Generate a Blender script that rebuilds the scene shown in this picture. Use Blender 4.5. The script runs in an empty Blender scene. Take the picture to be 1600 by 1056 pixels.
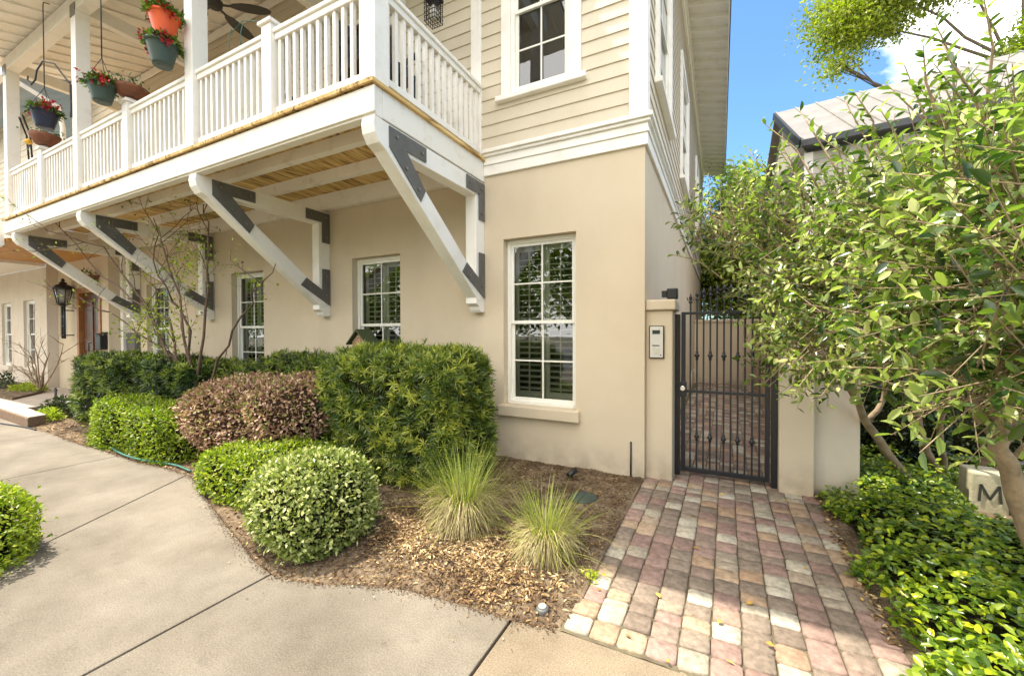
import bpy, math, random
import numpy as np
from mathutils import Vector, Matrix

rng = np.random.default_rng(7)
random.seed(7)
sc = bpy.context.scene
COL = sc.collection
R = math.radians

# ------------------------------------------------------------------ camera
cam_d = bpy.data.cameras.new('camera')
cam = bpy.data.objects.new('camera', cam_d)
COL.objects.link(cam)
cam.location = (0, 0, 1.55)
cam.rotation_euler = (1.55702, 0.00188, 0.46992)
cam_d.sensor_width = 36.0
cam_d.lens = 36.0 * 640.56 / 1600.0
cam_d.clip_start = 0.05
cam_d.clip_end = 2000
sc.camera = cam

# ------------------------------------------------------------------ light
SUN_TRAVEL = Vector((0.48, 0.10, -1.0)).normalized()      # light travels right, slightly to the house
toS = -SUN_TRAVEL
elev = math.asin(toS.z)
azim = math.atan2(toS.x, toS.y)
world = bpy.data.worlds.new('World')
sc.world = world
world.use_nodes = True
wn = world.node_tree.nodes
wl = world.node_tree.links
wn.clear()
w_out = wn.new('ShaderNodeOutputWorld')
w_bg = wn.new('ShaderNodeBackground')
w_sky = wn.new('ShaderNodeTexSky')
w_sky.sky_type = 'NISHITA'
w_sky.sun_disc = False
w_sky.sun_elevation = elev
w_sky.sun_rotation = azim
w_sky.air_density = 1.0
w_sky.dust_density = 0.6
w_sky.ozone_density = 1.2
w_bg.inputs['Strength'].default_value = 0.15
tc = wn.new('ShaderNodeTexCoord')
mp = wn.new('ShaderNodeMapping')
mp.inputs['Scale'].default_value = (1.0, 1.0, 2.1)
mp.inputs['Location'].default_value = (0.35, 0.1, 0.45)
nz = wn.new('ShaderNodeTexNoise')
nz.inputs['Scale'].default_value = 2.3
nz.inputs['Detail'].default_value = 9
nz.inputs['Roughness'].default_value = 0.55
rp = wn.new('ShaderNodeValToRGB')
rp.color_ramp.elements[0].position = 0.50
rp.color_ramp.elements[1].position = 0.62
# a bank of cloud low to the right of the passage
dotn = wn.new('ShaderNodeVectorMath'); dotn.operation = 'DOT_PRODUCT'
cd = Vector((0.49, 0.69, 0.535)).normalized()
dotn.inputs[1].default_value = cd
mr = wn.new('ShaderNodeMapRange')
mr.inputs['From Min'].default_value = 0.93
mr.inputs['From Max'].default_value = 1.0
mr.inputs['To Min'].default_value = -0.16
mr.inputs['To Max'].default_value = 0.22
addn = wn.new('ShaderNodeMath'); addn.operation = 'ADD'
w_mix = wn.new('ShaderNodeMixRGB')
w_mix.inputs[2].default_value = (10.2, 9.7, 9.1, 1)
wl.new(tc.outputs['Generated'], mp.inputs['Vector'])
wl.new(mp.outputs['Vector'], nz.inputs['Vector'])
wl.new(tc.outputs['Generated'], dotn.inputs[0])
wl.new(dotn.outputs['Value'], mr.inputs['Value'])
wl.new(nz.outputs['Fac'], addn.inputs[0])
# unseen bright cloud bank behind the viewer, added as neutral fill for the shade
dot2 = wn.new('ShaderNodeVectorMath'); dot2.operation = 'DOT_PRODUCT'
dot2.inputs[1].default_value = Vector((-0.25, -1.0, 0.75)).normalized()
mr2 = wn.new('ShaderNodeMapRange')
mr2.inputs['From Min'].default_value = 0.15
mr2.inputs['From Max'].default_value = 0.75
mr2.inputs['To Min'].default_value = 0.0
mr2.inputs['To Max'].default_value = 0.34
add2 = wn.new('ShaderNodeMath'); add2.operation = 'ADD'
wl.new(tc.outputs['Generated'], dot2.inputs[0]); wl.new(dot2.outputs['Value'], mr2.inputs['Value'])
wl.new(mr.outputs['Result'], add2.inputs[0]); wl.new(mr2.outputs['Result'], add2.inputs[1])
wl.new(add2.outputs['Value'], addn.inputs[1])
wl.new(addn.outputs['Value'], rp.inputs['Fac'])
wl.new(rp.outputs['Color'], w_mix.inputs['Fac'])
w_tint = wn.new('ShaderNodeMixRGB'); w_tint.blend_type = 'MULTIPLY'; w_tint.inputs[0].default_value = 1.0
w_tint.inputs[2].default_value = (0.50, 0.69, 0.83, 1)
wl.new(w_sky.outputs['Color'], w_tint.inputs[1])
wl.new(w_tint.outputs['Color'], w_mix.inputs[1])
wl.new(w_mix.outputs['Color'], w_bg.inputs['Color'])
wl.new(w_bg.outputs['Background'], w_out.inputs['Surface'])

sun_d = bpy.data.lights.new('sun', 'SUN')
sun_d.energy = 3.2
sun_d.angle = R(0.53)
sun_d.color = (1.0, 0.93, 0.80)
sun = bpy.data.objects.new('sun', sun_d)
COL.objects.link(sun)
sun.location = (-20, -6, 40)
sun.rotation_euler = SUN_TRAVEL.to_track_quat('-Z', 'Y').to_euler()

sc.view_settings.view_transform = 'Standard'
sc.view_settings.look = 'None'
sc.view_settings.gamma = 1
sc.view_settings.exposure = 1.42
sc.cycles.max_bounces = 10
sc.cycles.diffuse_bounces = 5
sc.cycles.transparent_max_bounces = 16
sc.cycles.sample_clamp_indirect = 6

# ------------------------------------------------------------------ materials
def srgb(r, g, b):
    f = lambda c: ((c / 255 + 0.055) / 1.055) ** 2.4 if c > 10 else c / 255 / 12.92
    return (f(r), f(g), f(b), 1)

def mat(name, col, rough=0.7, noise=None, bump=None, metal=0.0, spec=0.5, col2=None, coord='Object'):
    """noise=(scale, detail, lo, hi) mottles col towards col2; bump=(scale, strength, distance)"""
    m = bpy.data.materials.new(name)
    m.use_nodes = True
    n = m.node_tree.nodes; l = m.node_tree.links
    p = n['Principled BSDF']
    p.inputs['Base Color'].default_value = (*col[:3], 1)
    p.inputs['Roughness'].default_value = rough
    p.inputs['Metallic'].default_value = metal
    p.inputs['Specular IOR Level'].default_value = spec
    t = n.new('ShaderNodeTexCoord')
    if noise:
        nt = n.new('ShaderNodeTexNoise'); nt.inputs['Scale'].default_value = noise[0]; nt.inputs['Detail'].default_value = noise[1]
        nt.inputs['Roughness'].default_value = 0.65
        r_ = n.new('ShaderNodeMapRange')
        r_.inputs['From Min'].default_value = noise[2]; r_.inputs['From Max'].default_value = noise[3]
        mx = n.new('ShaderNodeMixRGB')
        mx.inputs[1].default_value = (*col[:3], 1)
        c2 = col2 if col2 else tuple(c * 0.8 for c in col[:3])
        mx.inputs[2].default_value = (*c2[:3], 1)
        l.new(t.outputs[coord], nt.inputs['Vector']); l.new(nt.outputs['Fac'], r_.inputs['Value'])
        l.new(r_.outputs['Result'], mx.inputs['Fac']); l.new(mx.outputs['Color'], p.inputs['Base Color'])
    if bump:
        nb = n.new('ShaderNodeTexNoise'); nb.inputs['Scale'].default_value = bump[0]; nb.inputs['Detail'].default_value = 6
        b = n.new('ShaderNodeBump'); b.inputs['Strength'].default_value = bump[1]; b.inputs['Distance'].default_value = bump[2]
        l.new(t.outputs[coord], nb.inputs['Vector']); l.new(nb.outputs['Fac'], b.inputs['Height'])
        l.new(b.outputs['Normal'], p.inputs['Normal'])
    return m

def leaf_mat(name, cols, rough=0.45, trans=0.25, spec=0.5, sheen=1.6):
    """cols: list of (pos, rgb) picked per leaf through the 'tint' attribute"""
    m = bpy.data.materials.new(name)
    m.use_nodes = True
    n = m.node_tree.nodes; l = m.node_tree.links
    p = n['Principled BSDF']; out = n['Material Output']
    a = n.new('ShaderNodeAttribute'); a.attribute_name = 'tint'
    r_ = n.new('ShaderNodeValToRGB')
    els = r_.color_ramp.elements
    els[0].position = cols[0][0]; els[0].color = (*cols[0][1], 1)
    els[1].position = cols[-1][0]; els[1].color = (*cols[-1][1], 1)
    for pos, c in cols[1:-1]:
        e = els.new(pos); e.color = (*c, 1)
    l.new(a.outputs['Fac'], r_.inputs['Fac'])
    l.new(r_.outputs['Color'], p.inputs['Base Color'])
    p.inputs['Roughness'].default_value = rough
    p.inputs['Specular IOR Level'].default_value = spec
    tr = n.new('ShaderNodeBsdfTranslucent')
    g = n.new('ShaderNodeMixRGB'); g.blend_type = 'MULTIPLY'; g.inputs[0].default_value = 1
    g.inputs[2].default_value = (1.25 * sheen / 1.6, 1.65 * sheen / 1.6, 0.5, 1)
    l.new(r_.outputs['Color'], g.inputs[1]); l.new(g.outputs['Color'], tr.inputs['Color'])
    mx = n.new('ShaderNodeMixShader'); mx.inputs[0].default_value = trans
    l.new(p.outputs['BSDF'], mx.inputs[1]); l.new(tr.outputs['BSDF'], mx.inputs[2])
    l.new(mx.outputs['Shader'], out.inputs['Surface'])
    return m

def tint_mat(name, cols, rough=0.85, bump=None, mottle=0.25, mscale=60, spec=0.3):
    m = leaf_mat(name, cols, rough, 0.0, spec)
    n = m.node_tree.nodes; l = m.node_tree.links
    p = n['Principled BSDF']
    ramp = [x for x in n if x.bl_idname == 'ShaderNodeValToRGB'][0]
    l.new(p.outputs['BSDF'], n['Material Output'].inputs['Surface'])
    t = n.new('ShaderNodeTexCoord'); nt = n.new('ShaderNodeTexNoise'); nt.inputs['Scale'].default_value = mscale; nt.inputs['Detail'].default_value = 6
    mr_ = n.new('ShaderNodeMapRange'); mr_.inputs['From Min'].default_value = 0.3; mr_.inputs['From Max'].default_value = 0.7
    mr_.inputs['To Min'].default_value = 1 - mottle; mr_.inputs['To Max'].default_value = 1 + mottle * 0.5
    mu = n.new('ShaderNodeVectorMath'); mu.operation = 'SCALE'
    l.new(t.outputs['Object'], nt.inputs['Vector']); l.new(nt.outputs['Fac'], mr_.inputs['Value'])
    l.new(ramp.outputs['Color'], mu.inputs[0]); l.new(mr_.outputs['Result'], mu.inputs['Scale'])
    l.new(mu.outputs['Vector'], p.inputs['Base Color'])
    if bump:
        nb = n.new('ShaderNodeTexNoise'); nb.inputs['Scale'].default_value = bump[0]; nb.inputs['Detail'].default_value = 6
        b = n.new('ShaderNodeBump'); b.inputs['Strength'].default_value = bump[1]; b.inputs['Distance'].default_value = bump[2]
        l.new(t.outputs['Object'], nb.inputs['Vector']); l.new(nb.outputs['Fac'], b.inputs['Height']); l.new(b.outputs['Normal'], p.inputs['Normal'])
    return m

M = {}
M['stucco'] = mat('stucco', (0.63, 0.535, 0.40), 0.9, (1.4, 8, 0.35, 0.75), (90, 0.25, 0.004), spec=0.2, col2=(0.585, 0.485, 0.35))
M['stucco_pale'] = mat('stucco_pale', (0.66, 0.59, 0.50), 0.9, (1.4, 8, 0.35, 0.75), (90, 0.25, 0.004), spec=0.2, col2=(0.58, 0.49, 0.39))
def weather(m, amt=.30):
    n = m.node_tree.nodes; l = m.node_tree.links; p = n['Principled BSDF']; src = p.inputs['Base Color'].links[0].from_socket
    t = n.new('ShaderNodeTexCoord'); mp_ = n.new('ShaderNodeMapping'); mp_.inputs['Scale'].default_value = (1.7, 1.7, .55)
    a = n.new('ShaderNodeTexNoise'); a.inputs['Scale'].default_value = 1.0; a.inputs['Detail'].default_value = 7
    r1 = n.new('ShaderNodeMapRange'); r1.inputs['From Min'].default_value = .52; r1.inputs['From Max'].default_value = .78; r1.inputs['To Min'].default_value = 1; r1.inputs['To Max'].default_value = .91
    g = n.new('ShaderNodeNewGeometry'); sp = n.new('ShaderNodeSeparateXYZ')
    r2 = n.new('ShaderNodeMapRange'); r2.inputs['From Min'].default_value = .0; r2.inputs['From Max'].default_value = .34; r2.inputs['To Min'].default_value = 1; r2.inputs['To Max'].default_value = 0
    c = n.new('ShaderNodeTexNoise'); c.inputs['Scale'].default_value = 7; c.inputs['Detail'].default_value = 8
    r3 = n.new('ShaderNodeMapRange'); r3.inputs['From Min'].default_value = .35; r3.inputs['From Max'].default_value = .62
    mu = n.new('ShaderNodeMath'); mu.operation = 'MULTIPLY'; mm = n.new('ShaderNodeMath'); mm.operation = 'MULTIPLY'; mm.inputs[1].default_value = -amt
    ad = n.new('ShaderNodeMath'); ad.operation = 'ADD'; sc_ = n.new('ShaderNodeVectorMath'); sc_.operation = 'SCALE'
    l.new(t.outputs['Object'], mp_.inputs['Vector']); l.new(mp_.outputs['Vector'], a.inputs['Vector']); l.new(a.outputs['Fac'], r1.inputs['Value'])
    l.new(g.outputs['Position'], sp.inputs[0]); l.new(sp.outputs['Z'], r2.inputs['Value']); l.new(t.outputs['Object'], c.inputs['Vector']); l.new(c.outputs['Fac'], r3.inputs['Value'])
    l.new(r2.outputs[0], mu.inputs[0]); l.new(r3.outputs[0], mu.inputs[1]); l.new(mu.outputs[0], mm.inputs[0]); l.new(r1.outputs[0], ad.inputs[0]); l.new(mm.outputs[0], ad.inputs[1])
    l.new(src, sc_.inputs[0]); l.new(ad.outputs[0], sc_.inputs['Scale']); l.new(sc_.outputs['Vector'], p.inputs['Base Color'])
weather(M['stucco']); weather(M['stucco_pale'], .2)
M['siding'] = mat('siding', (0.62, 0.55, 0.425), 0.6, (2.2, 5, 0.35, 0.75), (30, 0.08, 0.002), col2=(0.57, 0.50, 0.38))
M['white'] = mat('white_paint', (0.84, 0.81, 0.75), 0.5, (3.5, 8, 0.5, 0.85), (40, 0.08, 0.002), col2=(0.68, 0.63, 0.54))
M['white_worn'] = mat('worn_white_paint', (0.82, 0.78, 0.70), 0.55, (5, 9, 0.55, 0.80), (50, 0.15, 0.002), col2=(0.60, 0.50, 0.36))
M['vinyl'] = mat('window_vinyl', (0.80, 0.78, 0.70), 0.35)
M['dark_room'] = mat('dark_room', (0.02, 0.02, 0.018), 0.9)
M['shutter'] = mat('shutter_paint', (0.62, 0.60, 0.50), 0.5)
M['steel'] = mat('weathered_steel_plate', (0.12, 0.12, 0.112), 0.55, (5, 4, 0.4, 0.75), (60, 0.2, 0.002), metal=0.3, col2=(0.165, 0.16, 0.15))
M['bolt'] = mat('bolt_steel', (0.25, 0.24, 0.22), 0.4, metal=0.8)
M['iron'] = mat('black_iron', (0.012, 0.013, 0.018), 0.38, (20, 4, 0.4, 0.8), None, col2=(0.022, 0.022, 0.025))
M['black'] = mat('black_plastic', (0.012, 0.012, 0.012), 0.4)
M['door'] = mat('stained_door', (0.11, 0.032, 0.010), 0.35, (6, 6, 0.35, 0.7), None, col2=(0.05, 0.014, 0.005))
M['door_casing'] = mat('stained_casing', (0.36, 0.15, 0.04), 0.4, (6, 6, 0.35, 0.7), None, col2=(0.22, 0.09, 0.03))
M['orange_wood'] = mat('stained_wood_ceiling', (0.60, 0.29, 0.05), 0.5, (4, 7, 0.35, 0.7), None, col2=(0.42, 0.18, 0.03))
M['soil'] = mat('mulch_soil', (0.115, 0.078, 0.05), 0.95, (5, 10, 0.40, 0.62), (45, 1.0, 0.03), spec=0.1, col2=(0.25, 0.19, 0.125))
M['ground'] = mat('ground', (0.20, 0.17, 0.12), 0.95, (0.6, 8, 0.4, 0.7), None, col2=(0.10, 0.12, 0.05))
M['bark'] = mat('pale_bark', (0.34, 0.245, 0.15), 0.85, (14, 8, 0.4, 0.65), (40, 0.6, 0.008), col2=(0.20, 0.145, 0.09))
M['twig'] = mat('dark_twig', (0.14, 0.085, 0.055), 0.8, (20, 5, 0.4, 0.7), None, col2=(0.07, 0.04, 0.03))
M['trunk_bg'] = mat('tree_bark', (0.13, 0.10, 0.07), 0.9, (8, 6, 0.4, 0.7), (20, 0.5, 0.02))
M['core'] = mat('shaded_core', (0.014, 0.017, 0.008), 1.0, (25, 6, 0.4, 0.65), (40, 1.0, 0.03), spec=0.0, col2=(0.032, 0.028, 0.014))  # twigs and the shade between them put into one near-black colour
M['core_red'] = mat('shaded_core_brown', (0.035, 0.022, 0.014), 1.0, (25, 6, 0.4, 0.65), (40, 1.0, 0.03), spec=0.0, col2=(0.06, 0.035, 0.025))  # brown version, inner shade likewise in the colour
M['intercom_face'] = mat('brushed_plate', (0.62, 0.60, 0.55), 0.35, metal=0.3)
M['screen'] = mat('lcd', (0.03, 0.04, 0.035), 0.15)
M['chrome'] = mat('chrome', (0.75, 0.75, 0.75), 0.2, metal=1.0)
M['pot_orange'] = mat('orange_plastic', (0.72, 0.10, 0.015), 0.4)
M['pot_green'] = mat('green_plastic', (0.035, 0.060, 0.048), 0.45)
M['pot_navy'] = mat('navy_plastic', (0.010, 0.014, 0.04), 0.4)
M['terracotta'] = mat('terracotta', (0.25, 0.09, 0.045), 0.7, (12, 5, 0.4, 0.7), None, col2=(0.14, 0.055, 0.03))
M['fan'] = mat('fan_blade', (0.030, 0.026, 0.020), 0.55)
M['asphalt'] = mat('asphalt', (0.17, 0.165, 0.16), 0.9, (30, 8, 0.3, 0.7), (120, 0.3, 0.01))
M['lantern_glass'] = mat('lantern_glass', (0.42, 0.42, 0.38), 0.15)
M['stone'] = mat('limestone', (0.50, 0.45, 0.31), 0.9, (8, 8, 0.4, 0.7), (50, 0.5, 0.006), col2=(0.36, 0.32, 0.2))
M['engrave'] = mat('engraved_letter', (0.04, 0.04, 0.03), 0.9)
M['hose'] = mat('green_hose', (0.03, 0.15, 0.11), 0.5)
M['valve'] = mat('valve_lid', (0.03, 0.05, 0.045), 0.6)
M['brick'] = mat('step_edge', (0.24, 0.15, 0.09), 0.9, (14, 6, 0.4, 0.7), (60, 0.4, 0.006), col2=(0.15, 0.10, 0.07))
M['porch_tile'] = mat('porch_pavement', (0.42, 0.36, 0.29), 0.9, (6, 8, 0.4, 0.7), (60, 0.3, 0.004), col2=(0.33, 0.28, 0.22))
M['metal_roof'] = mat('pale_metal_roof', (0.27, 0.25, 0.22), 0.5, (2, 6, 0.4, 0.7), None, metal=0.1, col2=(0.20, 0.185, 0.16))
M['gutter'] = mat('dark_gutter', (0.025, 0.03, 0.035), 0.5)
M['grey_siding'] = mat('grey_siding', (0.50, 0.47, 0.40), 0.7, (3, 4, 0.4, 0.7), None)
M['blue_glass'] = mat('shaded_pane', (0.06, 0.10, 0.14), 0.08)
M['green_roof'] = mat('birdhouse_roof', (0.07, 0.09, 0.035), 0.8)
M['bird_wall'] = mat('birdhouse_wall', (0.30, 0.15, 0.085), 0.8, (30, 6, 0.42, 0.6), None, col2=(0.48, 0.36, 0.24))
M['wicker'] = mat('patio_furniture', (0.014, 0.013, 0.016), 0.6)
M['cushion'] = mat('navy_cushion', (0.015, 0.018, 0.05), 0.8)
M['yellow'] = mat('yellow_metal', (0.75, 0.42, 0.03), 0.4)
M['bulb'] = mat('bulb_glass', (0.75, 0.72, 0.6), 0.2)

# concrete with big soft stains, fine aggregate
def concrete(name, c1, c2):
    m = mat(name, c1, 0.88, (1.3, 10, 0.36, 0.66), None, spec=0.25, col2=c2)
    n = m.node_tree.nodes; l = m.node_tree.links
    p = n['Principled BSDF']; t = [x for x in n if x.bl_idname == 'ShaderNodeTexCoord'][0]
    src = p.inputs['Base Color'].links[0].from_socket
    v = n.new('ShaderNodeTexNoise'); v.inputs['Scale'].default_value = 130; v.inputs['Detail'].default_value = 3
    mr_ = n.new('ShaderNodeMapRange'); mr_.inputs['From Min'].default_value = 0.3; mr_.inputs['From Max'].default_value = 0.7
    mr_.inputs['To Min'].default_value = 0.68; mr_.inputs['To Max'].default_value = 1.24
    s1 = n.new('ShaderNodeVectorMath'); s1.operation = 'SCALE'
    # sparse dark spots
    v2 = n.new('ShaderNodeTexNoise'); v2.inputs['Scale'].default_value = 9; v2.inputs['Detail'].default_value = 8; v2.inputs['Roughness'].default_value = 0.75
    m2 = n.new('ShaderNodeMapRange'); m2.inputs['From Min'].default_value = 0.56; m2.inputs['From Max'].default_value = 0.72
    m2.inputs['To Min'].default_value = 1.0; m2.inputs['To Max'].default_value = 0.74
    s2 = n.new('ShaderNodeVectorMath'); s2.operation = 'SCALE'
    for a_ in (v, v2): l.new(t.outputs['Object'], a_.inputs['Vector'])
    l.new(v.outputs['Fac'], mr_.inputs['Value']); l.new(src, s1.inputs[0]); l.new(mr_.outputs['Result'], s1.inputs['Scale'])
    l.new(v2.outputs['Fac'], m2.inputs['Value']); l.new(s1.outputs['Vector'], s2.inputs[0]); l.new(m2.outputs['Result'], s2.inputs['Scale'])
    v3 = n.new('ShaderNodeTexNoise'); v3.inputs['Scale'].default_value = 0.55; v3.inputs['Detail'].default_value = 9; v3.inputs['Roughness'].default_value = 0.7
    m3 = n.new('ShaderNodeMapRange'); m3.inputs['From Min'].default_value = 0.42; m3.inputs['From Max'].default_value = 0.62
    m3.inputs['To Min'].default_value = 1.06; m3.inputs['To Max'].default_value = 0.80
    s3 = n.new('ShaderNodeVectorMath'); s3.operation = 'SCALE'
    l.new(t.outputs['Object'], v3.inputs['Vector']); l.new(v3.outputs['Fac'], m3.inputs['Value']); l.new(s2.outputs['Vector'], s3.inputs[0]); l.new(m3.outputs['Result'], s3.inputs['Scale'])
    l.new(s3.outputs['Vector'], p.inputs['Base Color'])
    b = n.new('ShaderNodeBump'); b.inputs['Strength'].default_value = 0.35; b.inputs['Distance'].default_value = 0.003
    l.new(v.outputs['Fac'], b.inputs['Height']); l.new(b.outputs['Normal'], p.inputs['Normal'])
    return m
M['concrete'] = concrete('concrete', (0.235, 0.203, 0.160), (0.160, 0.135, 0.102))
M['concrete_warm'] = concrete('concrete_warm', (0.27, 0.212, 0.145), (0.19, 0.150, 0.102))

def wood_mat():
    m = mat('pressure_treated_boards', (0.50, 0.32, 0.12), 0.7)
    n = m.node_tree.nodes; l = m.node_tree.links; p = n['Principled BSDF']
    t = n.new('ShaderNodeTexCoord'); mp_ = n.new('ShaderNodeMapping'); mp_.inputs['Scale'].default_value = (14, 1.6, 10)
    w = n.new('ShaderNodeTexNoise'); w.inputs['Scale'].default_value = 1.0; w.inputs['Detail'].default_value = 8; w.inputs['Distortion'].default_value = 1.2
    r_ = n.new('ShaderNodeValToRGB'); e = r_.color_ramp.elements
    e[0].position = 0.34; e[0].color = (0.14, 0.075, 0.022, 1); e[1].position = 0.62; e[1].color = (0.74, 0.54, 0.24, 1)
    x = e.new(0.47); x.color = (0.56, 0.36, 0.12, 1)
    l.new(t.outputs['Object'], mp_.inputs['Vector']); l.new(mp_.outputs['Vector'], w.inputs['Vector'])
    l.new(w.outputs['Fac'], r_.inputs['Fac']); l.new(r_.outputs['Color'], p.inputs['Base Color'])
    return m
M['deckwood'] = wood_mat()

def glass_mat():
    m = bpy.data.materials.new('window_glass'); m.use_nodes = True
    n = m.node_tree.nodes; l = m.node_tree.links; n.remove(n['Principled BSDF'])
    tr = n.new('ShaderNodeBsdfTransparent'); tr.inputs['Color'].default_value = (0.75, 0.80, 0.76, 1)
    gl = n.new('ShaderNodeBsdfGlossy'); gl.inputs['Roughness'].default_value = 0.01; gl.inputs['Color'].default_value = (0.95, 0.97, 1, 1)
    fr = n.new('ShaderNodeFresnel'); fr.inputs['IOR'].default_value = 1.75
    t = n.new('ShaderNodeTexCoord'); nb = n.new('ShaderNodeTexNoise'); nb.inputs['Scale'].default_value = 1.3
    b = n.new('ShaderNodeBump'); b.inputs['Strength'].default_value = 0.05; b.inputs['Distance'].default_value = 0.03
    l.new(t.outputs['Object'], nb.inputs['Vector']); l.new(nb.outputs['Fac'], b.inputs['Height']); l.new(b.outputs['Normal'], gl.inputs['Normal'])
    mx = n.new('ShaderNodeMixShader'); ad = n.new('ShaderNodeMath'); ad.operation = 'ADD'; ad.inputs[1].default_value = 0.05
    l.new(fr.outputs['Fac'], ad.inputs[0]); l.new(ad.outputs[0], mx.inputs[0])
    l.new(tr.outputs[0], mx.inputs[1]); l.new(gl.outputs[0], mx.inputs[2])
    l.new(mx.outputs[0], n['Material Output'].inputs['Surface'])
    return m
M['glass'] = glass_mat()

M['lf_podo'] = leaf_mat('podocarpus_leaf', [(0, (0.022, 0.045, 0.010)), (0.35, (0.06, 0.10, 0.016)), (0.65, (0.19, 0.25, 0.035)), (1, (0.48, 0.48, 0.08))], 0.36, 0.25)
M['lf_podo_dark'] = leaf_mat('dark_podocarpus_leaf', [(0, (0.014, 0.030, 0.010)), (0.45, (0.035, 0.065, 0.014)), (0.7, (0.12, 0.18, 0.025)), (1, (0.32, 0.36, 0.05))], 0.38, 0.22)
M['lf_lime'] = leaf_mat('lime_hedge_leaf', [(0, (0.06, 0.10, 0.010)), (0.5, (0.22, 0.29, 0.018)), (1, (0.46, 0.48, 0.04))], 0.42, 0.28)
M['lf_var'] = leaf_mat('variegated_leaf', [(0, (0.07, 0.10, 0.018)), (0.35, (0.18, 0.23, 0.045)), (0.65, (0.37, 0.40, 0.11)), (1, (0.64, 0.61, 0.26))], 0.38, 0.18)
M['lf_lorop'] = leaf_mat('burgundy_leaf', [(0, (0.08, 0.042, 0.026)), (0.3, (0.25, 0.125, 0.09)), (0.55, (0.50, 0.28, 0.19)), (0.85, (0.64, 0.44, 0.27)), (0.93, (0.34, 0.32, 0.08)), (1, (0.24, 0.29, 0.05))], 0.42, 0.18, sheen=1.2)
M['lf_cam'] = leaf_mat('camellia_leaf', [(0, (0.018, 0.045, 0.012)), (0.3, (0.06, 0.105, 0.020)), (0.6, (0.20, 0.265, 0.055)), (0.9, (0.44, 0.49, 0.16)), (1, (0.58, 0.58, 0.26))], 0.25, 0.34, spec=0.75)
M['lf_jas'] = leaf_mat('jasmine_leaf', [(0, (0.03, 0.07, 0.008)), (0.35, (0.11, 0.19, 0.014)), (0.7, (0.32, 0.40, 0.02)), (1, (0.62, 0.58, 0.03))], 0.28, 0.28, spec=0.6)
M['lf_tree'] = leaf_mat('spring_tree_leaf', [(0, (0.06, 0.10, 0.012)), (0.5, (0.22, 0.27, 0.025)), (1, (0.52, 0.50, 0.06))], 0.5, 0.35)
M['lf_oak'] = leaf_mat('oak_leaf', [(0, (0.06, 0.08, 0.010)), (0.5, (0.22, 0.25, 0.02)), (1, (0.50, 0.46, 0.04))], 0.45, 0.4)
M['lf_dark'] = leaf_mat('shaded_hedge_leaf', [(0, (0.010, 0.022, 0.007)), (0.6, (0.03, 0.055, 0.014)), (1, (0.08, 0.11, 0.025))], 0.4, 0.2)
M['lf_pot'] = leaf_mat('basket_leaf', [(0, (0.025, 0.06, 0.012)), (0.6, (0.09, 0.16, 0.02)), (1, (0.24, 0.32, 0.05))], 0.4, 0.25)
M['flower'] = leaf_mat('red_petal', [(0, (0.22, 0.008, 0.012)), (1, (0.60, 0.03, 0.04))], 0.5, 0.2, sheen=1.0)
M['azalea'] = leaf_mat('azalea_petal', [(0, (0.45, 0.03, 0.03)), (1, (0.75, 0.12, 0.12))], 0.5, 0.2, sheen=1.0)
M['blade'] = leaf_mat('grass_blade', [(0, (0.14, 0.20, 0.022)), (0.5, (0.34, 0.40, 0.05)), (1, (0.60, 0.58, 0.16))], 0.45, 0.25)
M['straw'] = leaf_mat('straw_blade', [(0, (0.20, 0.145, 0.05)), (0.5, (0.42, 0.34, 0.15)), (1, (0.62, 0.52, 0.29))], 0.6, 0.15, sheen=1.0)
M['chip'] = tint_mat('mulch_chip', [(0, (0.055, 0.032, 0.018)), (0.45, (0.20, 0.115, 0.05)), (0.75, (0.44, 0.30, 0.14)), (1, (0.66, 0.51, 0.30))], 0.85)
M['litter'] = tint_mat('fallen_leaf', [(0, (0.25, 0.13, 0.03)), (0.5, (0.50, 0.30, 0.06)), (1, (0.72, 0.52, 0.10))], 0.7)
M['paver'] = tint_mat('tumbled_paver', [(0, (0.195, 0.150, 0.115)), (0.27, (0.27, 0.215, 0.165)), (0.29, (0.25, 0.165, 0.135)), (0.52, (0.33, 0.225, 0.185)), (0.54, (0.35, 0.235, 0.15)), (0.68, (0.41, 0.30, 0.205)), (0.70, (0.33, 0.275, 0.21)), (0.84, (0.37, 0.32, 0.245)), (0.86, (0.43, 0.385, 0.30)), (1, (0.49, 0.44, 0.35))], 0.9, (70, 0.8, 0.005), 0.34, 32)
M['joint'] = mat('paver_joint_sand', (0.10, 0.08, 0.05), 1.0, (12, 6, 0.4, 0.7), None, col2=(0.16, 0.14, 0.08))

# ------------------------------------------------------------------ object helpers
def tag(o, label=None, cat=None, group=None, kind=None):
    if label: o['label'] = label
    if cat: o['category'] = cat
    if group: o['group'] = group
    if kind: o['kind'] = kind
    return o

def empty(name, loc, label, cat, group=None):
    o = bpy.data.objects.new(name, None)
    o.empty_display_size = 0.2
    COL.objects.link(o); o.location = loc
    tag(o, label, cat, group)
    return o

def wloc(o):
    v = Vector((0, 0, 0))
    while o is not None:
        v += Vector(o.location); o = o.parent
    return v

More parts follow.
